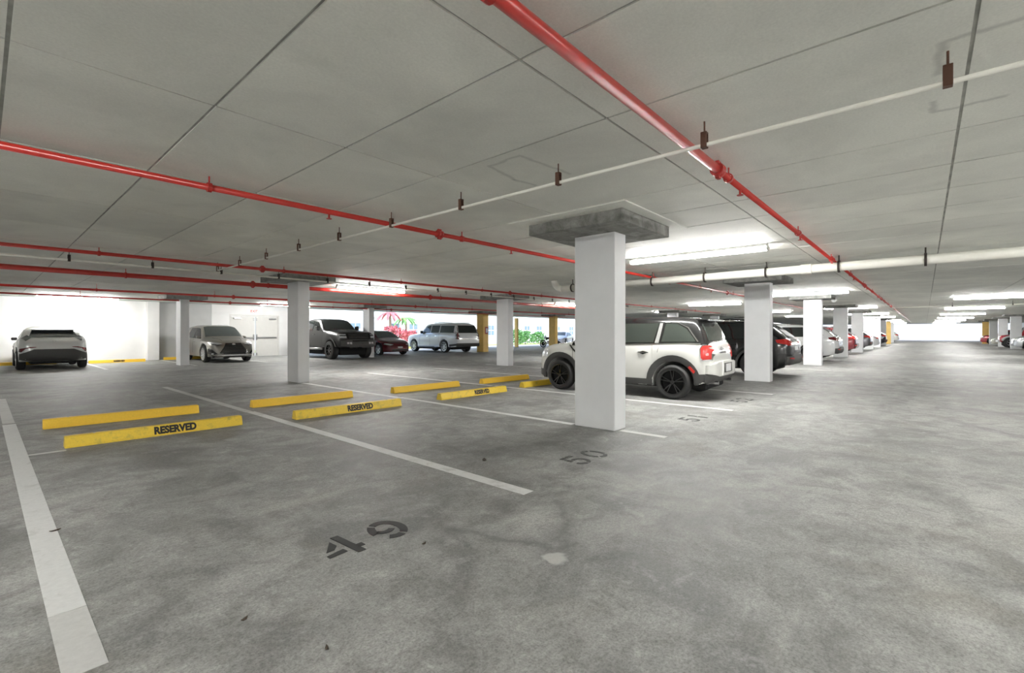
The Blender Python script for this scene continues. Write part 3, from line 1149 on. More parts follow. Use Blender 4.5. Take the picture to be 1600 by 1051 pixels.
        q.lathe_y([(0, f - .005), (ri * .16, f - .005), (ri * .19, f - .02), (ri * .19, f - .06)], 16)
        rim = q.mesh('rim')
        bk = MB().lathe_y([(0, f - .09), (ri * .93, f - .09), (ri * .93, f - .11), (0, f - .11)], 24).mesh('brake_disc')
        plan = pchip(sp['plan'])
        for me, m in ((ty, M_rubber), (rim, rim_m), (bk, M_under)):
            me.materials.append(m)
            bm = bmesh.new()
            bm.from_mesh(me)
            bmesh.ops.recalc_face_normals(bm, faces=bm.faces[:])
            for fc in bm.faces:
                fc.smooth = True
            for e in bm.edges:
                e.smooth = len(e.link_faces) == 2 and e.calc_face_angle(0) < .6
            bm.to_mesh(me)
            bm.free()
        for ax in (sp['xf'], sp['xr']):
            for sg in (1, -1):
                y = (plan(ax) - tw / 2 - inset) * sg
                wo_ = link('wheel', ty, None, s.t, (ax, y, r), (0, 0, (0 if sg > 0 else PI) + (steer if ax == sp['xf'] else 0)))
                link('rim', rim, None, wo_)
                link('brake_disc', bk, None, wo_)

    def arch(s, m, wd=.07, off=.012, name='wheel_arch_trim', bottom=None):
        sp = s.sp
        for ax in (sp['xf'], sp['xr']):
            R = sp['arch']
            zb = bottom if bottom is not None else sp['tr'] * .75
            a0 = math.asin(max(-.9, (zb - sp['tr']) / R))
            out, inn = [], []
            for k in range(21):
                a = a0 + (PI - 2 * a0) * k / 20
                out.append((ax + (R + wd) * math.cos(a), sp['tr'] + (R + wd) * math.sin(a)))
                inn.append((ax + (R + .004) * math.cos(a), sp['tr'] + (R + .004) * math.sin(a)))
            s.patch(name, 'L', out + inn[::-1], m, off, .04, mirror=True, deep=.03)

    def mirror_caps(s, x, z, m, y=None, sz=.1):
        y0 = (y or pchip(s.sp['plan'])(x) * .93)
        for sg in (1, -1):
            q = MB().bbox((x - sz * .5, -.02, -sz * .55), (x + sz * .45, .14, sz * .55), .025)
            for i, v in enumerate(q.v):
                q.v[i] = (v[0], sg * (y0 + v[1]), v[2] + z)
            q.build('door_mirror', m, s.t)

    def handles(s, pts, m):
        for x, z in pts:
            s.patch('door_handle', 'L', [(x - .09, z - .014), (x + .09, z - .014), (x + .09, z + .016), (x - .09, z + .016)], m, .025, .06, mirror=True, deep=.03)

    def lines(s, polys, wd=.008):
        for pl in polys:
            out = []
            for (x, z), nx in zip(pl, pl[1:] + [pl[-1]]):
                out.append((x - wd / 2, z))
            back = [(x + wd / 2, z) for x, z in pl[::-1]]
            s.patch('door_gap', 'L', out + back, M_gap, .003, .1, mirror=True, deep=.01)


def S(o, dx=0, dz=0):
    return [(a + dx, b + dz) for a, b in o]


# ---- small white crossover with black roof behind the large column
def build_mini():
    sp = dict(
        top=[(-1.99, .68), (-1.975, .90), (-1.95, 1.0), (-1.91, 1.10), (-1.74, 1.46), (-1.66, 1.555), (-1.3, 1.60), (-.4, 1.615), (.25, 1.595), (.52, 1.54), (1.02, 1.13), (1.15, 1.085), (1.6, 1.03), (1.86, .93), (1.98, .78), (2.05, .60)],
        belt=[(-1.99, .64), (-1.96, .93), (-1.90, 1.03), (-1.6, 1.07), (0, 1.03), (1, .99), (1.6, .95), (1.86, .85), (1.98, .72), (2.05, .57)],
        bot=[(-1.99, .45), (-1.93, .38), (-1.72, .30), (-1.2, .25), (1.3, .24), (1.8, .25), (1.98, .30), (2.05, .40)],
        plan=[(-1.99, .56), (-1.975, .68), (-1.93, .765), (-1.82, .845), (-1.4, .885), (1.2, .885), (1.6, .85), (1.85, .74), (1.98, .58), (2.05, .40)],
        xf=1.265, xr=-1.30, tr=.335, arch=.405, tumble=.13, step=.04)
    white = paint('paint_white_warm', (0.68, 0.68, 0.645), 0, .22)
    c = Car('car', sp, 'small white crossover with black roof and black wheels behind the large column', 'car', (9.62, 4.98), math.radians(92.5), white, 'cars parked nose in along the main aisle')
    belt = pchip(sp['belt'])
    c.split('greenhouse', lambda p: p.z > belt(p.x) + .012 and -1.905 < p.x < 1.06 and (p.x < .98 or p.z > 1.1), M_blackg)
    G = mat('window_green_tint', (0.035, 0.042, 0.036), 0.04, spec=0.7)
    c.patch('side_window', 'L', [(-.05, 1.075), (.76, 1.06), (.62, 1.20), (.40, 1.42), (.15, 1.465), (-.05, 1.47)], G, .01, .05, mirror=True)
    c.patch('side_window', 'L', [(-.90, 1.095), (-.13, 1.08), (-.13, 1.47), (-.98, 1.475)], G, .01, .05, mirror=True)
    c.patch('side_window', 'L', [(-1.72, 1.115), (-1.06, 1.105), (-1.12, 1.465), (-1.36, 1.45), (-1.53, 1.36)], G, .01, .05, mirror=True)
    c.patch('window_pillar', 'L', [(-1.01, 1.08), (-.93, 1.08), (-1.0, 1.475), (-1.06, 1.475)], mat('pillar_grey', (0.26, 0.26, 0.25), .4), .013, .05, mirror=True)
    c.patch('beltline_chrome', 'L', [(-1.80, 1.062), (-1.6, 1.068), (0, 1.028), (1.0, .99), (1.0, 1.008), (0, 1.048), (-1.6, 1.09), (-1.80, 1.082)], M_chrome, .012, .06, mirror=True)
    c.patch('window_chrome', 'L', [(-1.74, 1.115), (-1.55, 1.375), (-1.37, 1.465), (-1.1, 1.485), (-1.1, 1.498), (-1.38, 1.482), (-1.565, 1.388), (-1.765, 1.115)], M_chrome, .014, .05, mirror=True)
    c.patch('windshield', 'T', [(.56, -.55), (.56, .55), (1.02, .66), (1.02, -.66)], M_glass, .01, .06)
    c.patch('rear_window', 'B', [(-.60, 1.13), (.60, 1.13), (.50, 1.46), (-.50, 1.46)], G, .012, .06)
    MB().bbox((-1.86, -.54, 1.515), (-1.62, .54, 1.56), .015).build('spoiler', M_blackg, c.t)
    c.patch('tail_lamp_rim', 'L', [(-1.975, .77), (-1.845, .76), (-1.80, .80), (-1.79, .98), (-1.825, 1.055), (-1.93, 1.065), (-1.975, 1.0)], M_chrome, .010, .03, mirror=True)
    c.patch('tail_lamp', 'L', [(-1.965, .79), (-1.855, .78), (-1.82, .81), (-1.81, .98), (-1.84, 1.035), (-1.92, 1.045), (-1.96, .99)], M_tail, .022, .03, mirror=True)
    c.patch('reverse_lamp', 'L', [(-1.93, .86), (-1.895, .855), (-1.885, .885), (-1.91, .91), (-1.93, .90)], mat('reverse_lens', (0.55, 0.35, 0.34), .2), .028, .03, mirror=True)
    c.patch('rear_bumper', 'B', [(-.80, .52), (-.80, .68), (-.5, .73), (.5, .73), (.80, .68), (.80, .52), (.5, .46), (-.5, .46)], white, .075, .05, deep=.09)
    c.patch('bumper_skirt', 'B', [(-.82, .36), (-.82, .50), (.82, .50), (.82, .36), (.5, .30), (-.5, .30)], M_clad, .05, .05, deep=.07)
    c.patch('plate_surround', 'B', [(-.34, .47), (-.30, .74), (.30, .74), (.34, .47)], white, .095, .06, deep=.04)
    c.patch('plate_recess', 'B', [(-.27, .52), (-.27, .70), (.27, .70), (.27, .52)], M_blackg, .100, .06)
    c.patch('number_plate', 'B', [(-.16, .54), (-.16, .68), (.16, .68), (.16, .54)], M_plate, .106, .06)
    c.patch('emblem', 'B', [(-.13, .965), (-.05, .985), (0, 1.005), (.05, .985), (.13, .965), (.05, .95), (0, .93), (-.05, .95)], M_chrome, .018, .04)
    c.patch('tailgate_handle', 'B', [(-.22, .885), (.22, .885), (.22, .915), (-.22, .915)], M_chrome, .016, .06)
    for sg in (1, -1):
        MB().tube([(-2.03, sg * .45, .33), (-1.85, sg * .45, .33)], .035, 10).build('exhaust_tip', M_chrome, c.t)
    c.arch(M_clad, .115, .018, bottom=.23)
    c.patch('sill_trim', 'L', [(-.92, .245), (.84, .245), (.84, .375), (-.92, .375)], M_clad, .016, .06, mirror=True)
    c.patch('bumper_skirt', 'L', [(-1.965, .42), (-1.80, .34), (-1.66, .31), (-1.70, .50), (-1.975, .52)], M_clad, .018, .05, mirror=True)
    c.patch('bumper_skirt', 'L', [(1.64, .27), (1.95, .32), (2.0, .45), (1.70, .45)], M_clad, .016, .05, mirror=True)
    c.patch('side_marker', 'L', [(-1.73, .56), (-1.63, .66), (-1.60, .63), (-1.70, .52)], M_tail, .034, .04, mirror=True)
    c.patch('side_scuttle', 'L', [(.80, .84), (1.02, 1.02), (1.05, 1.02), (.83, .82)], M_blackg, .014, .05, mirror=True)
    c.patch('head_lamp', 'L', [(1.62, .74), (1.80, .72), (1.84, .82), (1.74, .90), (1.62, .88)], M_head, .012, .05, mirror=True)
    c.patch('grille', 'F', [(-.42, .62), (.42, .62), (.36, .80), (-.36, .80)], M_blackg, .012, .06)
    c.patch('handle_cup', 'L', [(-.82, .895), (-.70, .925), (-.58, .895), (-.70, .855)], M_blackg, .006, .04, mirror=True)
    c.handles([(-.70, .895), (.22, .885)], M_chrome)
    c.lines([[(.92, .42), (.94, .98)], [(-.10, .42), (-.10, 1.02)], [(-1.0, .90), (-1.03, 1.06)]])
    c.mirror_caps(.80, 1.10, M_chrome)
    c.wheels(M_blackg, 5, 'double', .215, -.012, .72)
    return c


build_mini()


# ---- white coupe crossover seen from behind
def build_coupe():
    sp = dict(
        top=[(-2.18, .62), (-2.15, .92), (-2.08, 1.02), (-1.95, 1.10), (-1.55, 1.36), (-1.2, 1.47), (-.5, 1.545), (.1, 1.55), (.45, 1.50), (1.15, 1.08), (1.3, 1.03), (1.8, .94), (2.05, .80), (2.18, .55)],
        belt=[(-2.18, .60), (-2.14, .88), (-2.05, .98), (-1.7, 1.06), (-1.2, 1.08), (0, .98), (1.1, .92), (1.8, .86), (2.05, .74), (2.18, .5)],
        bot=[(-2.18, .45), (-2.1, .36), (-1.8, .28), (1.8, .22), (2.1, .28), (2.18, .38)],
        plan=[(-2.18, .55), (-2.14, .72), (-2.06, .80), (-1.85, .87), (-1.3, .905), (-.3, .87), (.5, .87), (1.3, .895), (1.8, .84), (2.05, .7), (2.18, .42)],
        xf=1.30, xr=-1.34, tr=.345, arch=.40, tumble=.20, waist=.5)
    pw = paint('paint_white_silver', (0.66, 0.67, 0.66), 0.1, .25)
    c = Car('car', sp, 'white coupe crossover parked nose to the bright white wall', 'car', (1.72, 25.02), math.radians(90), pw, 'cars parked along the white wall')
    c.patch('rear_window', 'B', [(-.62, 1.13), (.62, 1.13), (.52, 1.40), (-.52, 1.40)], M_glass, .02, .05)
    c.patch('rear_lamp_bar', 'B', [(.56, 1.12), (.66, 1.20), (.80, 1.10), (.70, 1.0)], M_blackg, .02, .05, mirror=True)
    q = MB().bbox((-1.72, -.55, 1.375), (-1.45, .55, 1.415), .015)
    q.build('spoiler', pw, c.t)
    c.patch('side_window', 'L', [(-1.15, 1.12), (-.1, 1.03), (-.1, 1.43), (-.75, 1.42)], M_glass, .008, .1, mirror=True)
    c.patch('side_window', 'L', [(-.02, 1.02), (.85, .98), (.35, 1.38), (-.02, 1.43)], M_glass, .008, .1, mirror=True)
    c.patch('windshield', 'T', [(.5, -.6), (.5, .6), (1.15, .7), (1.15, -.7)], M_glass, .006, .12)
    c.patch('tail_lamp', 'B', [(.45, .80), (.60, .80), (.84, .74), (.86, .64), (.80, .62), (.70, .74), (.45, .785)], M_taild, .02, .06, mirror=True)
    c.patch('rear_bumper', 'B', [(-.84, .36), (-.84, .56), (-.5, .72), (.5, .72), (.84, .56), (.84, .36), (.5, .33), (-.5, .33)], M_clad, .03, .08, deep=.06)
    c.patch('emblem', 'B', [(-.06, 1.0), (0, 1.035), (.06, 1.0), (0, .965)], M_chrome, .014, .03)
    c.arch(M_clad, .05, .012, bottom=.28)
    c.handles([(.2, .88)], pw)
    c.mirror_caps(.80, 1.06, M_blackg)
    c.wheels(M_silver, 5, 'double', .22, .0, .68)


build_coupe()


# ---- silver crossover seen from the front
def build_nx():
    sp = dict(
        top=[(-2.33, .70), (-2.3, .98), (-2.2, 1.10), (-1.85, 1.45), (-1.6, 1.58), (-1, 1.64), (-.2, 1.645), (.3, 1.60), (1.02, 1.14), (1.15, 1.08), (1.7, 1.02), (2.05, .93), (2.2, .82), (2.30, .62), (2.33, .45)],
        belt=[(-2.33, .66), (-2.28, .95), (-2.1, 1.06), (-1, 1.04), (0, 1.0), (1.05, .97), (1.8, .90), (2.05, .82), (2.2, .72), (2.33, .42)],
        bot=[(-2.33, .42), (-2.2, .33), (-1.8, .27), (1.8, .24), (2.2, .24), (2.33, .28)],
        plan=[(-2.33, .55), (-2.28, .74), (-2.15, .84), (-1.8, .91), (-1.2, .93), (1.2, .93), (1.75, .90), (2.05, .82), (2.2, .70), (2.29, .56), (2.33, .44)],
        xf=1.36, xr=-1.33, tr=.365, arch=.42, tumble=.17)
    p = paint('paint_bronze_silver', (0.26, 0.25, 0.228), 0.7, .3)
    c = Car('car', sp, 'silver crossover with big dark grille facing the aisle beside the double doors', 'car', (7.32, 24.9), math.radians(-90), p, 'cars parked along the white wall')
    c.patch('windshield', 'T', [(.34, -.62), (.34, .62), (1.02, .74), (1.02, -.74)], M_glass2, .006, .1)
    c.patch('side_window', 'L', [(-.15, 1.05), (.82, 1.02), (.25, 1.47), (-.15, 1.52)], M_glass, .008, .1, mirror=True)
    c.patch('side_window', 'L', [(-1.2, 1.08), (-.22, 1.05), (-.22, 1.52), (-1.0, 1.52)], M_glass, .008, .1, mirror=True)
    gr = c.patch('grille', 'F', [(-.30, .84), (.30, .84), (.36, .72), (.56, .42), (.46, .36), (-.46, .36), (-.56, .42), (-.36, .72)], M_blackg, .012, .06)
    for z, hw in ((.76, .32), (.70, .36), (.64, .40), (.58, .43), (.52, .46), (.46, .48)):
        c.patch('grille_bar', 'F', [(-hw, z - .008), (hw, z - .008), (hw, z + .008), (-hw, z + .008)], M_clad, .022, .08, parent=gr[0])
    c.patch('emblem', 'F', [(-.07, .80), (0, .835), (.07, .80), (.05, .755), (-.05, .755)], M_chrome, .03, .03)
    c.patch('chrome_lip', 'F', [(-.64, .30), (.64, .30), (.60, .345), (-.60, .345)], M_chrome, .02, .08)
    c.patch('head_lamp', 'F', [(.42, .80), (.50, .84), (.84, .90), (.86, .84), (.62, .77)], M_head, .012, .06, mirror=True)
    c.patch('lamp_strip', 'F', [(.42, .775), (.60, .74), (.85, .81), (.86, .84), (.62, .77)], M_blackg, .016, .06, mirror=True)
    c.patch('side_intake', 'F', [(.62, .38), (.84, .62), (.88, .60), (.88, .40), (.80, .33)], M_blackg, .012, .06, mirror=True)
    c.patch('fog_lamp', 'F', [(.74, .36), (.80, .36), (.80, .41), (.74, .41)], M_head, .02, .04, mirror=True)
    c.patch('bumper_skirt', 'F', [(-.8, .24), (.8, .24), (.78, .295), (-.78, .295)], M_blackg, .014, .08)
    c.patch('bonnet_crease', 'T', [(1.2, .52), (2.0, .38), (2.0, .395), (1.2, .54)], M_gap, .003, .1, mirror=True)
    c.arch(M_clad, .045, .01, bottom=.28)
    c.handles([(-.75, .9), (.1, .89)], M_chrome)
    c.lines([[(.85, .40), (.88, .98)], [(-.18, .40), (-.18, 1.02)]])
    c.mirror_caps(.72, 1.10, p)
    c.wheels(M_silver, 10, 'single', .235, .0, .74)


build_nx()


# ---- black lifted pickup
def build_truck():
    sp = dict(
        top=[(-2.95, .95), (-2.93, 1.28), (-2.85, 1.36), (-1.15, 1.40), (-1.10, 1.42), (-1.0, 1.93), (-.8, 2.0), (-.2, 2.02), (.35, 1.97), (.98, 1.50), (1.1, 1.44), (1.5, 1.42), (2.35, 1.36), (2.62, 1.28), (2.72, 1.12), (2.80, .75)],
        belt=[(-2.95, .9), (-2.9, 1.24), (-1.2, 1.34), (0, 1.36), (1.1, 1.33), (2.3, 1.25), (2.6, 1.14), (2.72, 1.0), (2.8, .7)],
        bot=[(-2.95, .75), (-2.7, .62), (-1.2, .58), (1.2, .58), (2.4, .60), (2.65, .58), (2.8, .62)],
        plan=[(-2.95, .85), (-2.9, .96), (-2.5, .99), (-1, .99), (1.5, .99), (2.2, .98), (2.55, .95), (2.70, .88), (2.77, .78), (2.80, .70)],
        xf=1.78, xr=-1.85, tr=.45, arch=.53, tumble=.17, hgref=.6)
    p = mat('paint_charcoal_black', (0.016, 0.0155, 0.0155), .32, coat=.2)
    c = Car('car', sp, 'black lifted pickup truck with off-road tyres facing the back aisle', 'truck', (12.2, 23.45), math.radians(-90), p, 'cars parked along the white wall')
    c.patch('windshield', 'T', [(.42, -.66), (.42, .66), (.96, .78), (.96, -.78)], M_glass2, .006, .1)
    c.patch('side_window', 'L', [(-.08, 1.42), (.80, 1.40), (.30, 1.83), (-.08, 1.88)], M_glass, .008, .1, mirror=True)
    c.patch('side_window', 'L', [(-.98, 1.44), (-.16, 1.42), (-.16, 1.88), (-.92, 1.88)], M_glass, .008, .1, mirror=True)
    gr = c.patch('grille', 'F', [(-.56, .98), (.56, .98), (.60, 1.24), (-.60, 1.24)], M_blackg, .03, .08)
    for z in (1.03, 1.09, 1.15, 1.20):
        c.patch('grille_bar', 'F', [(-.52, z - .012), (.52, z - .012), (.52, z + .012), (-.52, z + .012)], M_clad, .045, .1, parent=gr[0])
    c.patch('head_lamp', 'F', [(.64, 1.03), (.92, 1.03), (.92, 1.22), (.66, 1.22)], M_head, .018, .06, mirror=True)
    c.patch('lamp_mask', 'F', [(.64, 1.13), (.90, 1.13), (.90, 1.17), (.64, 1.17)], M_blackg, .026, .06, mirror=True)
    c.patch('front_bumper', 'F', [(-.90, .66), (-.88, .90), (-.5, .96), (.5, .96), (.88, .90), (.90, .66), (.6, .62), (-.6, .62)], M_clad, .10, .08, deep=.14)
    for y in (.50, .64, -.50, -.64):
        c.patch('fog_lamp', 'F', [(y - .05, .74), (y + .05, .74), (y + .05, .83), (y - .05, .83)], M_head, .125, .05)
    c.patch('bumper_bar', 'F', [(-.4, .86), (.4, .86), (.4, .91), (-.4, .91)], M_blackg, .14, .08, deep=.05)
    c.patch('bonnet_scoop', 'T', [(1.3, -.3), (1.3, .3), (2.1, .26), (2.1, -.26)], p, .03, .1, deep=.04)
    c.arch(M_clad, .10, .05, 'fender_flare', bottom=.62)
    for sg in (1, -1):
        MB().tube([(-1.1, sg * 1.0, .50), (1.05, sg * 1.0, .50)], .055, 10).build('side_step', M_steel, c.t, smooth=True)
    c.lines([[(.98, .64), (1.0, 1.34)], [(-.12, .64), (-.12, 1.38)], [(-1.02, .64), (-1.02, 1.36)]])
    c.handles([(-.72, 1.22), (.12, 1.21)], M_blackg)
    c.mirror_caps(.72, 1.52, M_blackg, 1.02, .2)
    c.wheels(M_blackg, 8, 'single', .32, -.06, .60)


build_truck()


# ---- dark red sedan
def build_sedan(col, name, label, loc, head, group, dark=False, rim=M_silver, name_='car'):
    sp = dict(
        top=[(-2.35, .60), (-2.32, .88), (-2.25, 1.0), (-1.8, 1.08), (-1.0, 1.34), (-.5, 1.43), (0, 1.445), (.4, 1.40), (1.15, 1.03), (1.35, .96), (1.8, .86), (2.15, .72), (2.28, .58), (2.34, .42)],
        belt=[(-2.35, .56), (-2.3, .84), (-2.1, .96), (-1, .97), (0, .92), (1.1, .87), (1.8, .78), (2.15, .64), (2.34, .38)],
        bot=[(-2.35, .36), (-2.2, .26), (-1.8, .2), (1.8, .18), (2.2, .2), (2.34, .24)],
        plan=[(-2.35, .55), (-2.3, .74), (-2.15, .84), (-1.8, .91), (-1.2, .925), (1.2, .925), (1.8, .87), (2.1, .75), (2.25, .6), (2.34, .36)],
        xf=1.45, xr=-1.42, tr=.335, arch=.385, tumble=.22)
    p = paint(name, col, 0.2, .22)
    c = Car(name_, sp, label, 'car', loc, head, p, group)
    c.patch('windshield', 'T', [(.42, -.58), (.42, .58), (1.18, .72), (1.18, -.72)], M_glass2, .006, .12)
    c.patch('rear_window', 'T', [(-1.75, -.6), (-1.75, .6), (-.75, .5), (-.75, -.5)], M_glass, .006, .12)
    c.patch('side_window', 'L', [(-.1, .97), (.95, .92), (.3, 1.31), (-.1, 1.36)], M_glass, .008, .1, mirror=True)
    c.patch('side_window', 'L', [(-1.3, 1.03), (-.18, .98), (-.18, 1.36), (-.75, 1.30)], M_glass, .008, .1, mirror=True)
    c.patch('head_lamp', 'F', [(.40, .62), (.80, .70), (.84, .62), (.60, .56)], M_head, .012, .06, mirror=True)
    c.patch('lower_intake', 'F', [(-.55, .26), (.55, .26), (.48, .36), (-.48, .36)], M_blackg, .012, .08)
    c.patch('number_plate', 'F', [(-.16, .42), (.16, .42), (.16, .50), (-.16, .50)], M_plate, .012, .08)
    c.patch('tail_lamp', 'B', [(.45, .84), (.80, .80), (.84, .90), (.50, .94)], M_tail, .012, .06, mirror=True)
    c.lines([[(.9, .30), (.95, .88)], [(-.14, .30), (-.14, .94)]])
    c.handles([(-.7, .82), (.15, .80)], p)
    c.mirror_caps(.78, 1.0, p)
    c.wheels(rim, 5, 'double', .22, .0, .70)
    return c


build_sedan((0.13, 0.008, 0.014), 'paint_dark_red', 'dark red sedan facing the aisle beyond the black pickup', (16.0, 25.0), math.radians(-90), 'cars parked along the white wall')


# ---- long white vehicle seen from the rear quarter
def build_long():
    sp = dict(
        top=[(-2.87, .80), (-2.85, 1.15), (-2.80, 1.25), (-2.62, 1.75), (-2.5, 1.86), (-2.2, 1.92), (-1, 1.95), (.2, 1.93), (.55, 1.86), (1.15, 1.34), (1.3, 1.27), (2.0, 1.22), (2.6, 1.15), (2.78, 1.0), (2.87, .6)],
        belt=[(-2.87, .76), (-2.83, 1.1), (-2.75, 1.22), (-1, 1.24), (.5, 1.21), (1.3, 1.16), (2.2, 1.10), (2.7, 1.0), (2.87, .55)],
        bot=[(-2.87, .5), (-2.75, .40), (-2.2, .36), (2.2, .33), (2.75, .33), (2.87, .38)],
        plan=[(-2.87, .80), (-2.84, .93), (-2.75, .99), (-2.2, 1.02), (1.8, 1.02), (2.4, .98), (2.7, .88), (2.83, .75), (2.87, .6)],
        xf=1.80, xr=-1.55, tr=.40, arch=.46, tumble=.16, hgref=.6)
    p = paint('paint_white_pearl', (0.84, 0.85, 0.88), 0, .2)
    c = Car('car', sp, 'long white sport utility vehicle with silver wheels parked by the bright opening', 'car', (21.0, 25.0), math.radians(88), p, 'cars parked along the white wall')
    c.patch('rear_window', 'B', [(-.80, 1.28), (.80, 1.28), (.72, 1.76), (-.72, 1.76)], M_glass, .008, .1)
    c.patch('side_window', 'L', [(-2.45, 1.29), (-1.05, 1.30), (-1.05, 1.77), (-2.42, 1.74)], M_glass2, .008, .1, mirror=True)
    c.patch('side_window', 'L', [(-.95, 1.30), (-.08, 1.29), (-.08, 1.78), (-.95, 1.78)], M_glass2, .008, .1, mirror=True)
    c.patch('side_window', 'L', [(0, 1.29), (1.0, 1.25), (.48, 1.70), (.2, 1.77), (0, 1.78)], M_glass2, .008, .1, mirror=True)
    c.patch('windshield', 'T', [(.6, -.7), (.6, .7), (1.15, .8), (1.15, -.8)], M_glass2, .006, .12)
    c.patch('tail_lamp', 'B', [(.86, .88), (.96, .88), (.93, 1.45), (.84, 1.70), (.80, 1.70)], M_taild, .012, .08, mirror=True)
    c.patch('tail_lamp', 'L', [(-2.86, .90), (-2.70, .90), (-2.70, 1.25), (-2.84, 1.25)], M_blackg, .012, .08, mirror=True)
    c.patch('tailgate_trim', 'B', [(-.78, .88), (.78, .88), (.78, .92), (-.78, .92)], M_chrome, .014, .1)
    c.patch('number_plate', 'B', [(-.17, .98), (.17, .98), (.17, 1.10), (-.17, 1.10)], M_plate, .012, .08)
    c.patch('rear_bumper', 'B', [(-.97, .42), (-.97, .62), (.97, .62), (.97, .42)], M_clad, .03, .1, deep=.05)
    c.patch('bumper_skirt', 'L', [(-2.85, .48), (-2.1, .40), (-2.1, .54), (-2.86, .60)], M_clad, .012, .1, mirror=True)
    c.patch('sill_trim', 'L', [(-1.05, .34), (1.3, .34), (1.3, .42), (-1.05, .42)], M_chrome, .014, .2, mirror=True)
    c.patch('window_chrome', 'L', [(-2.5, 1.25), (1.05, 1.215), (1.05, 1.24), (-2.5, 1.275)], M_chrome, .012, .2, mirror=True)
    for sg in (1, -1):
        MB().tube([(-2.1, sg * .76, 1.945), (-1.0, sg * .77, 1.985), (.1, sg * .76, 1.965)], .022, 8).build('roof_rail', M_chrome, c.t, smooth=True)
        MB().bbox((-.9, sg * 1.0 - .09, .30), (1.2, sg * 1.0 + .09, .345), .01).build('running_board', M_clad, c.t)
    c.arch(p, .03, .01, bottom=.42)
    c.lines([[(1.1, .45), (1.12, 1.2)], [(-.04, .45), (-.04, 1.22)], [(-1.0, .62), (-1.0, 1.24)]])
    c.handles([(-.7, 1.08), (.25, 1.07)], M_chrome)
    c.mirror_caps(.82, 1.34, M_blackg, 1.0, .18)
    c.wheels(M_silver, 7, 'double', .28, .0, .76)


build_long()


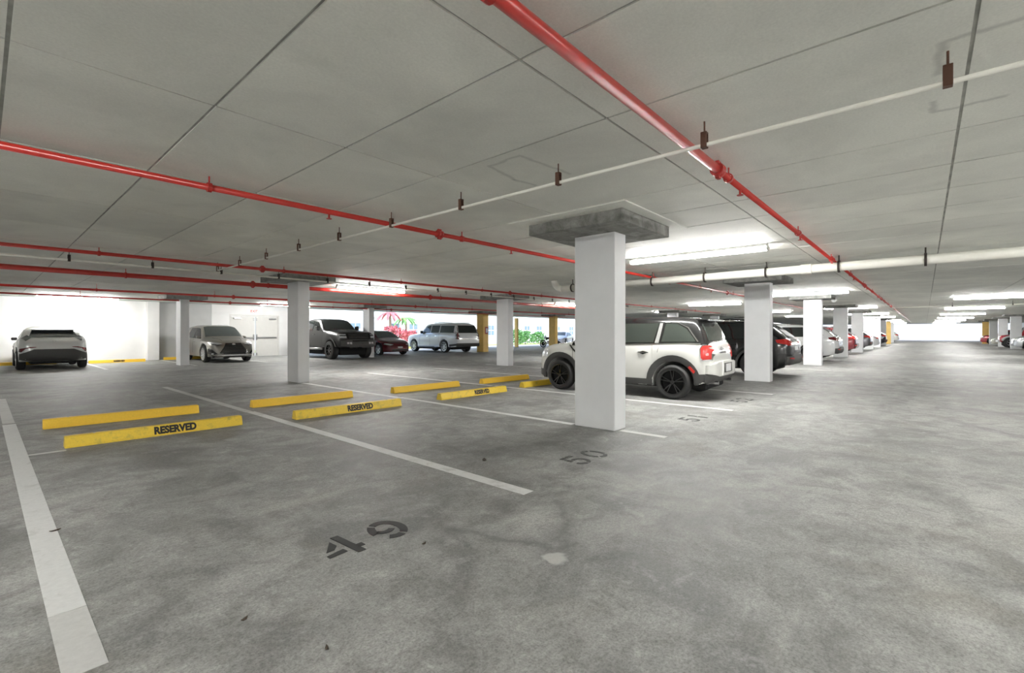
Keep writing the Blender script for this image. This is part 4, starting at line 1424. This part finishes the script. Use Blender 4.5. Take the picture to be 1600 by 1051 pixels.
# ---- generic crossover, used for the row along the aisle
def build_suv(col, pname, label, loc, head, group, metal=.1, H=1.68, L=4.62, W=.93, clad=True, tail=M_tail, rim=M_silver, glass=M_glass, detail=True, swoop=0.0, step=.06):
    k = H / 1.68
    h = L / 2
    e = swoop
    sp = dict(
        top=[(-h, .70), (-h + .03, 1.0), (-h + .12, 1.12 - .02 * e), (-h + .52, 1.45 * k - .02 * e), (-h + .72, 1.58 * k - .05 * e), (-h + 1.3, 1.66 * k), (-.2, 1.68 * k), (.3, 1.63 * k), (1.05, 1.16), (1.2, 1.10), (h - .5, 1.04), (h - .22, .94), (h - .08, .8), (h, .55)],
        belt=[(-h, .66), (-h + .04, .96), (-h + .2, 1.07 + .02 * e), (-1, 1.06), (0, 1.03), (1.1, .99), (h - .5, .93), (h - .2, .82), (h, .5)],
        bot=[(-h, .46), (-h + .12, .36), (-h + .5, .27), (h - .5, .25), (h - .12, .28), (h, .36)],
        plan=[(-h, .60), (-h + .04, W - .17), (-h + .15, W - .07), (-h + .5, W - .015), (-1.1, W), (1.1, W), (h - .55, W - .03), (h - .25, W - .13), (h - .1, W - .28), (h, .45)],
        xf=1.36, xr=-1.34, tr=.36, arch=.42, tumble=.18, step=step)
    p = paint(pname, col, metal, .22)
    c = Car('car', sp, label, 'car', loc, head, p, group)
    c.patch('rear_window', 'B', [(-.64, 1.14), (.64, 1.14), (.54, 1.48 * k), (-.54, 1.48 * k)], glass, .008, .1)
    c.patch('side_window', 'L', [(-.1, 1.08), (.85, 1.05), (.28, 1.50 * k), (-.1, 1.54 * k)], glass, .008, .1, mirror=True)
    c.patch('side_window', 'L', [(-1.12, 1.11), (-.18, 1.09), (-.18, 1.54 * k), (-1.08, 1.54 * k)], glass, .008, .1, mirror=True)
    c.patch('side_window', 'L', [(-h + .55, 1.18), (-1.2, 1.12), (-1.16, 1.53 * k), (-h + .85, 1.48 * k)], glass, .008, .1, mirror=True)
    c.patch('windshield', 'T', [(.36, -.62), (.36, .62), (1.05, .75), (1.05, -.75)], M_glass2, .006, .12)
    c.patch('tail_lamp', 'B', [(.42, .94), (.80, .92), (.84, 1.06), (.70, 1.10), (.46, 1.04)], tail, .014, .06, mirror=True)
    c.patch('tail_lamp', 'L', [(-h + .02, .93), (-h + .34, 1.0), (-h + .38, 1.08), (-h + .12, 1.11), (-h + .04, 1.05)], tail, .014, .05, mirror=True)
    if detail:
        c.patch('number_plate', 'B', [(-.2, .78), (.2, .78), (.2, .90), (-.2, .90)], M_plate, .012, .08)
        c.patch('tailgate_trim', 'B', [(-.40, .935), (.40, .935), (.40, .965), (-.40, .965)], M_chrome, .014, .08)
        c.patch('rear_bumper', 'B', [(-.84, .38), (-.84, .60), (-.4, .66), (.4, .66), (.84, .60), (.84, .38)], M_clad if clad else p, .04, .1, deep=.06)
        c.patch('reflector', 'B', [(.55, .53), (.78, .55), (.78, .58), (.55, .57)], M_tail, .05, .06, mirror=True)
        c.patch('grille', 'F', [(-.5, .62), (.5, .62), (.44, .82), (-.44, .82)], M_blackg, .012, .08)
        c.patch('head_lamp', 'F', [(.5, .72), (.80, .76), (.80, .86), (.52, .84)], M_head, .012, .06, mirror=True)
        if clad:
            c.arch(M_clad, .06, .012, bottom=.28)
            c.patch('sill_trim', 'L', [(-.9, .26), (.92, .26), (.92, .38), (-.9, .38)], M_clad, .012, .15, mirror=True)
        c.lines([[(.88, .42), (.9, 1.0)], [(-.14, .42), (-.14, 1.05)], [(-1.12, .80), (-1.15, 1.06)]])
        c.handles([(-.78, .94), (.1, .93)], p if clad else M_chrome)
        MB().bbox((-h + .50, -.52, 1.545 * k), (-h + .80, .52, 1.585 * k), .012).build('spoiler', p, c.t)
        for sg in (1, -1):
            MB().tube([(-1.35, sg * .60, 1.665 * k), (-.6, sg * .63, 1.70 * k), (.1, sg * .62, 1.69 * k)], .018, 8).build('roof_rail', M_chrome if not clad else M_blackg, c.t, smooth=True)
    c.mirror_caps(.76, 1.12, p)
    c.wheels(rim, 5, 'double', .23, .0, .70)
    return c


G1 = 'cars parked nose in along the main aisle'
R90 = math.radians(90)
build_suv((0.014, 0.015, 0.015), 'paint_black', 'black crossover with red tail lamps between the two near white columns', (15.95, 5.15), R90, G1, rim=M_blackg)
build_suv((0.74, 0.75, 0.76), 'paint_white_cool', 'white crossover with dark red tail lamps beyond the bright white column', (25.6, 5.2), R90, G1, tail=M_taild, clad=True, swoop=1, L=4.75, glass=M_glass)
build_suv((0.12, 0.012, 0.016), 'paint_maroon', 'dark maroon crossover beyond the fourth column of the aisle row', (34.2, 5.3), R90, G1, clad=False, H=1.62, detail=True, step=.09)
build_suv((0.16, 0.165, 0.175), 'paint_grey', 'dark grey crossover beyond the fifth column of the aisle row', (42.6, 5.2), R90, G1, metal=.5, H=1.72, step=.09)
build_sedan((0.70, 0.70, 0.72), 'paint_white_far', 'pale sedan tail showing beyond the sixth aisle column', (50.0, 5.2), R90, G1)
build_suv((0.02, 0.02, 0.03), 'paint_blue_black', 'small dark crossover just before the far yellow column', (58.3, 5.1), R90, G1, H=1.6, step=.1)
build_suv((0.78, 0.78, 0.74), 'paint_cream', 'cream crossover past the far yellow column', (80.5, 4.9), R90, G1, step=.1, clad=False)

G2 = 'cars at the right end of the main aisle'
build_suv((0.50, 0.52, 0.54), 'paint_silver', 'silver crossover at the right edge beside the pale column', (51.4, -7.2), R90, G2, metal=.6, step=.1)
build_sedan((0.55, 0.53, 0.46), 'paint_champagne', 'champagne sedan at the far right between two columns', (68.5, -7.4), R90, G2)
build_suv((0.34, 0.03, 0.045), 'paint_red_far', 'red crossover farthest at the right end of the aisle', (75.0, -7.0), R90, G2, H=1.6, step=.1)


def build_jeep():
    sp = dict(
        top=[(-2.1, .9), (-2.08, 1.7), (-2.0, 1.80), (0, 1.84), (.35, 1.80), (.62, 1.22), (.72, 1.17), (1.7, 1.10), (1.86, 1.0), (1.9, .6)],
        belt=[(-2.1, .85), (-2.05, 1.12), (0, 1.13), (.6, 1.12), (1.7, 1.04), (1.84, .92), (1.9, .55)],
        bot=[(-2.1, .6), (-1.9, .5), (1.7, .5), (1.9, .55)],
        plan=[(-2.1, .76), (-2.05, .84), (-1.5, .86), (.7, .86), (1.6, .80), (1.85, .74), (1.9, .6)],
        xf=1.22, xr=-1.22, tr=.43, arch=.50, tumble=.10, hgref=.7, step=.09)
    p = paint('paint_red_jeep', (0.36, 0.03, 0.045), 0.1, .25)
    c = Car('car', sp, 'boxy red and grey off-roader with big tyres at the far right', 'car', (58.6, -6.7), R90, p, G2)
    c.patch('windshield', 'T', [(.38, -.6), (.38, .6), (.6, .68), (.6, -.68)], M_glass2, .006, .12)
    c.patch('side_window', 'L', [(-.6, 1.18), (.42, 1.18), (.28, 1.68), (-.6, 1.70)], M_glass, .008, .12, mirror=True)
    c.patch('side_window', 'L', [(-1.9, 1.18), (-.72, 1.18), (-.72, 1.70), (-1.9, 1.68)], M_glass, .008, .12, mirror=True)
    c.patch('grille', 'F', [(-.45, .72), (.45, .72), (.45, 1.0), (-.45, 1.0)], M_wallg, .015, .1)
    c.patch('head_lamp', 'F', [(.5, .82), (.66, .82), (.66, .98), (.5, .98)], M_head, .015, .06, mirror=True)
    c.patch('front_bumper', 'F', [(-.72, .52), (.72, .52), (.72, .66), (-.72, .66)], M_wallg, .12, .1, deep=.1)
    c.arch(M_wallg, .12, .06, 'fender_flare', bottom=.6)
    c.wheels(M_silver, 5, 'single', .28, -.05, .6)


build_jeep()

# ---------------------------------------------------------------- outside, beyond the openings
grass = MB().box((12, 32.0, -.05), (70, 38.0, -.015)).build('lawn', M_grass)
grass['kind'] = 'stuff'
grass['label'] = 'yellow green lawn strip outside the openings'
grass['category'] = 'grass'
path = struct(MB().box((30, 28.4, -.05), (70, 33.0, .0)).build('pavement', M_asphalt), 'bright paving outside the opening')

bt = empty('apartment_building', 'pale white apartment building with paned windows across the lawn', 'building', (14, 46, 0))
MB().box((0, 0, -.2), (80, 8, 14)).build('facade', M_facade, bt)
def win(x, z, wd=1.3, ht=1.5):
    o = MB().box((x, -.06, z), (x + wd, -.0, z + ht)).build('window', M_frame, bt)
    for i in range(2):
        for j in range(2):
            MB().box((x + .06 + i * wd / 2, -.075, z + .06 + j * ht / 2), (x + wd / 2 - .02 + i * wd / 2, -.05, z + ht / 2 - .04 + j * ht / 2)).build('pane', M_pane, o)


for k, x in enumerate((3, 7.5, 12, 17, 19.6, 24, 28, 33, 36.5, 41, 44, 49, 53, 57)):
    win(x, .9)
    win(x, 4.0)
for x in (1, 15, 22):
    MB().bbox((x, -1.6, 3.0), (x + 3.2, 0, 3.25), .02).build('balcony_slab', M_frame, bt)
    MB().bbox((x, -1.6, 0), (x + .3, -1.3, 3.0), .02).build('balcony_post', M_frame, bt)


def leaf_cloud(n, size, fn, rnd):
    mb = MB()
    for _ in range(n):
        p = fn(rnd)
        a = rnd.uniform(0, 2 * PI)
        el = rnd.uniform(-.5, 1.2)
        d = Vector((math.cos(a) * math.cos(el), math.sin(a) * math.cos(el), math.sin(el)))
        sd = d.cross(Vector((rnd.uniform(-1, 1), rnd.uniform(-1, 1), rnd.uniform(-1, 1)))).normalized()
        L, w_ = size * rnd.uniform(.7, 1.3), size * .28
        p = Vector(p)
        up = d.cross(sd) * w_ * .3
        mb.add([p, p + d * L * .5 + sd * w_ + up, p + d * L, p + d * L * .5 - sd * w_ + up, p + d * L * .45 - up], [(0, 1, 4), (1, 2, 4), (2, 3, 4), (3, 0, 4)])
    return mb


def bush(x, y, r, h, label, m=M_leaf, n=420, size=.28, name='bush', cat='bush', group='bushes outside the opening'):
    rnd = random.Random(int(x * 100))
    t = empty(name, label, cat, (x, y, 0), 0, group)

    def fn(q):
        a = q.uniform(0, 2 * PI)
        s = math.sqrt(q.random())
        zz = q.random() ** .8
        rr = r * s * math.sqrt(max(.1, 1 - (zz * .85) ** 2))
        return (rr * math.cos(a), rr * math.sin(a), .1 + h * zz)
    leaf_cloud(n, size, fn, rnd).build('foliage', m, t)
    for k in range(3):
        a = k * 2.1
        MB().tube([(0, 0, 0), (.2 * math.cos(a), .2 * math.sin(a), h * .4), (.4 * r * math.cos(a), .4 * r * math.sin(a), h * .8)], [.03, .02, .01], 6).build('stem', M_bark, t)


bush(38.7, 33.6, 1.1, 1.45, 'round green bush beside the slim yellow post', n=520)
bush(41.1, 34.2, 1.1, 1.25, 'low green bush in the middle of the bright opening')
bush(43.5, 34.2, 1.1, 1.15, 'low green bush next to the motorcycle')
g = 'red leaved plants outside'
bush(23.9, 35.2, 1.2, 1.6, 'bushy pink red plant left of the long white vehicle', M_leafp, 420, .34, 'red_plant', 'plant', g)
bush(26.3, 36.2, 1.1, 1.3, 'taller pink red plant beside the front of the long white vehicle', M_leafp, 420, .34, 'red_plant', 'plant', g)


def palm(x, y, h, m, label, hang=True):
    rnd = random.Random(int(x * 10))
    t = empty('palm_tree', label, 'tree', (x, y, 0), 0, 'palm trees outside')
    MB().tube([(0, 0, 0), (.05, 0, h * .5), (0, .05, h)], [.16, .12, .1], 8).build('trunk', M_bark, t)
    for k in range(11):
        a = k * 2 * PI / 11 + rnd.uniform(-.2, .2)
        q = MB()
        L = rnd.uniform(1.2, 1.7)
        pts = [Vector((L * s_ * math.cos(a), L * s_ * math.sin(a), h + .5 * s_ - 1.3 * s_ * s_)) for s_ in (0, .25, .5, .75, 1)]
        for i in range(4):
            p0, p1 = pts[i], pts[i + 1]
            sd = Vector((-math.sin(a), math.cos(a), 0))
            w0, w1 = (.05, .2, .22, .14, .02)[i:i + 2]
            dn = Vector((0, 0, -.06))
            q.add([p0 - sd * w0 + dn, p0, p0 + sd * w0 + dn, p1 - sd * w1 + dn, p1, p1 + sd * w1 + dn], [(0, 1, 4, 3), (1, 2, 5, 4)])
        q.build('frond', m, t)


palm(26.6, 39.4, 3.3, M_leafp, 'slim palm with reddish fronds above the pink plants')
palm(30.0, 41.5, 2.9, M_leaf, 'short green palm between the pink plants and the white vehicle')

build_sedan((0.80, 0.81, 0.83), 'paint_white_out', 'white car parked outside behind the yellow column and motorcycle', (42.6, 30.2), math.radians(200), 'cars outside the garage')

# motorcycle
mt = empty('motorcycle', 'black motorcycle standing by the yellow column in the bright opening', 'motorcycle', (33.9, 25.3, 0), math.radians(152))
for x in (.68, -.68):
    q = MB().lathe_y([(.24, -.05), (.29, -.07), (.32, -.03), (.32, .03), (.29, .07), (.24, .05)], 24)
    wo_ = q.build('wheel', M_rubber, mt, (x, 0, .32), smooth=True)
    r_ = MB()
    for k in range(6):
        a = k * PI / 3
        r_.tube([(0, 0, 0), (.25 * math.cos(a), 0, .25 * math.sin(a))], .015, 6)
    r_.build('rim', M_clad, wo_)
    MB().lathe_y([(0, -.02), (.19, -.02), (.19, .02), (0, .02)], 20).build('brake_disc', M_under, wo_)
MB().bbox((-.3, -.16, .28), (.32, .16, .62), .05).build('engine', M_steel, mt)
MB().bbox((-.05, -.15, .68), (.45, .15, .92), .07).build('tank', M_blackg, mt)
MB().bbox((-.75, -.13, .70), (-.02, .13, .82), .05).build('seat', M_clad, mt)
for s in (1, -1):
    MB().tube([(.68, s * .1, .32), (.5, s * .1, .72), (.42, s * .1, 1.0)], .025, 8).build('fork', M_steel, mt)
MB().tube([(.30, -.38, 1.05), (.42, -.15, 1.03), (.42, .15, 1.03), (.30, .38, 1.05)], .016, 8).build('handlebar', M_blackg, mt)
MB().bbox((.48, -.09, .82), (.6, .09, 1.0), .04).build('head_lamp', M_head, mt)
MB().bbox((.42, -.07, .60), (.98, .07, .66), .02).build('front_fender', M_blackg, mt)
MB().bbox((-1.0, -.08, .66), (-.42, .08, .72), .02).build('rear_fender', M_blackg, mt)

# ---------------------------------------------------------------- litter on the floor
def leaf(x, y, s, a, label):
    t = MB().prism([(-s, 0), (-s * .4, s * .38), (s * .3, s * .42), (s, .05 * s), (s * .35, -s * .35), (-s * .5, -s * .3)], 0, .004)
    for i, v in enumerate(t.v):
        t.v[i] = (v[0], v[1], v[2] + .01 * max(0, abs(v[0]) / s - .5))
    o = t.build('fallen_leaf', M_dry, None, (x, y, .001), (0, 0, a))
    tag(o, label, 'leaf', 'dry leaves on the floor')


leaf(.78, 2.28, .018, .4, 'small dark dry leaf on the floor below and left of number 49')
leaf(.93, 1.82, .016, 1.2, 'tiny dark dry leaf nearest the bottom edge of the picture')
leaf(.32, 4.22, .028, .1, 'dark dry leaf lying on the wide left stall line')
leaf(3.36, 3.33, .05, .8, 'dark dry leaf between number 50 and the white stall line')
leaf(1.78, 2.28, .02, .2, 'small dark leaf right below the nine of number 49')
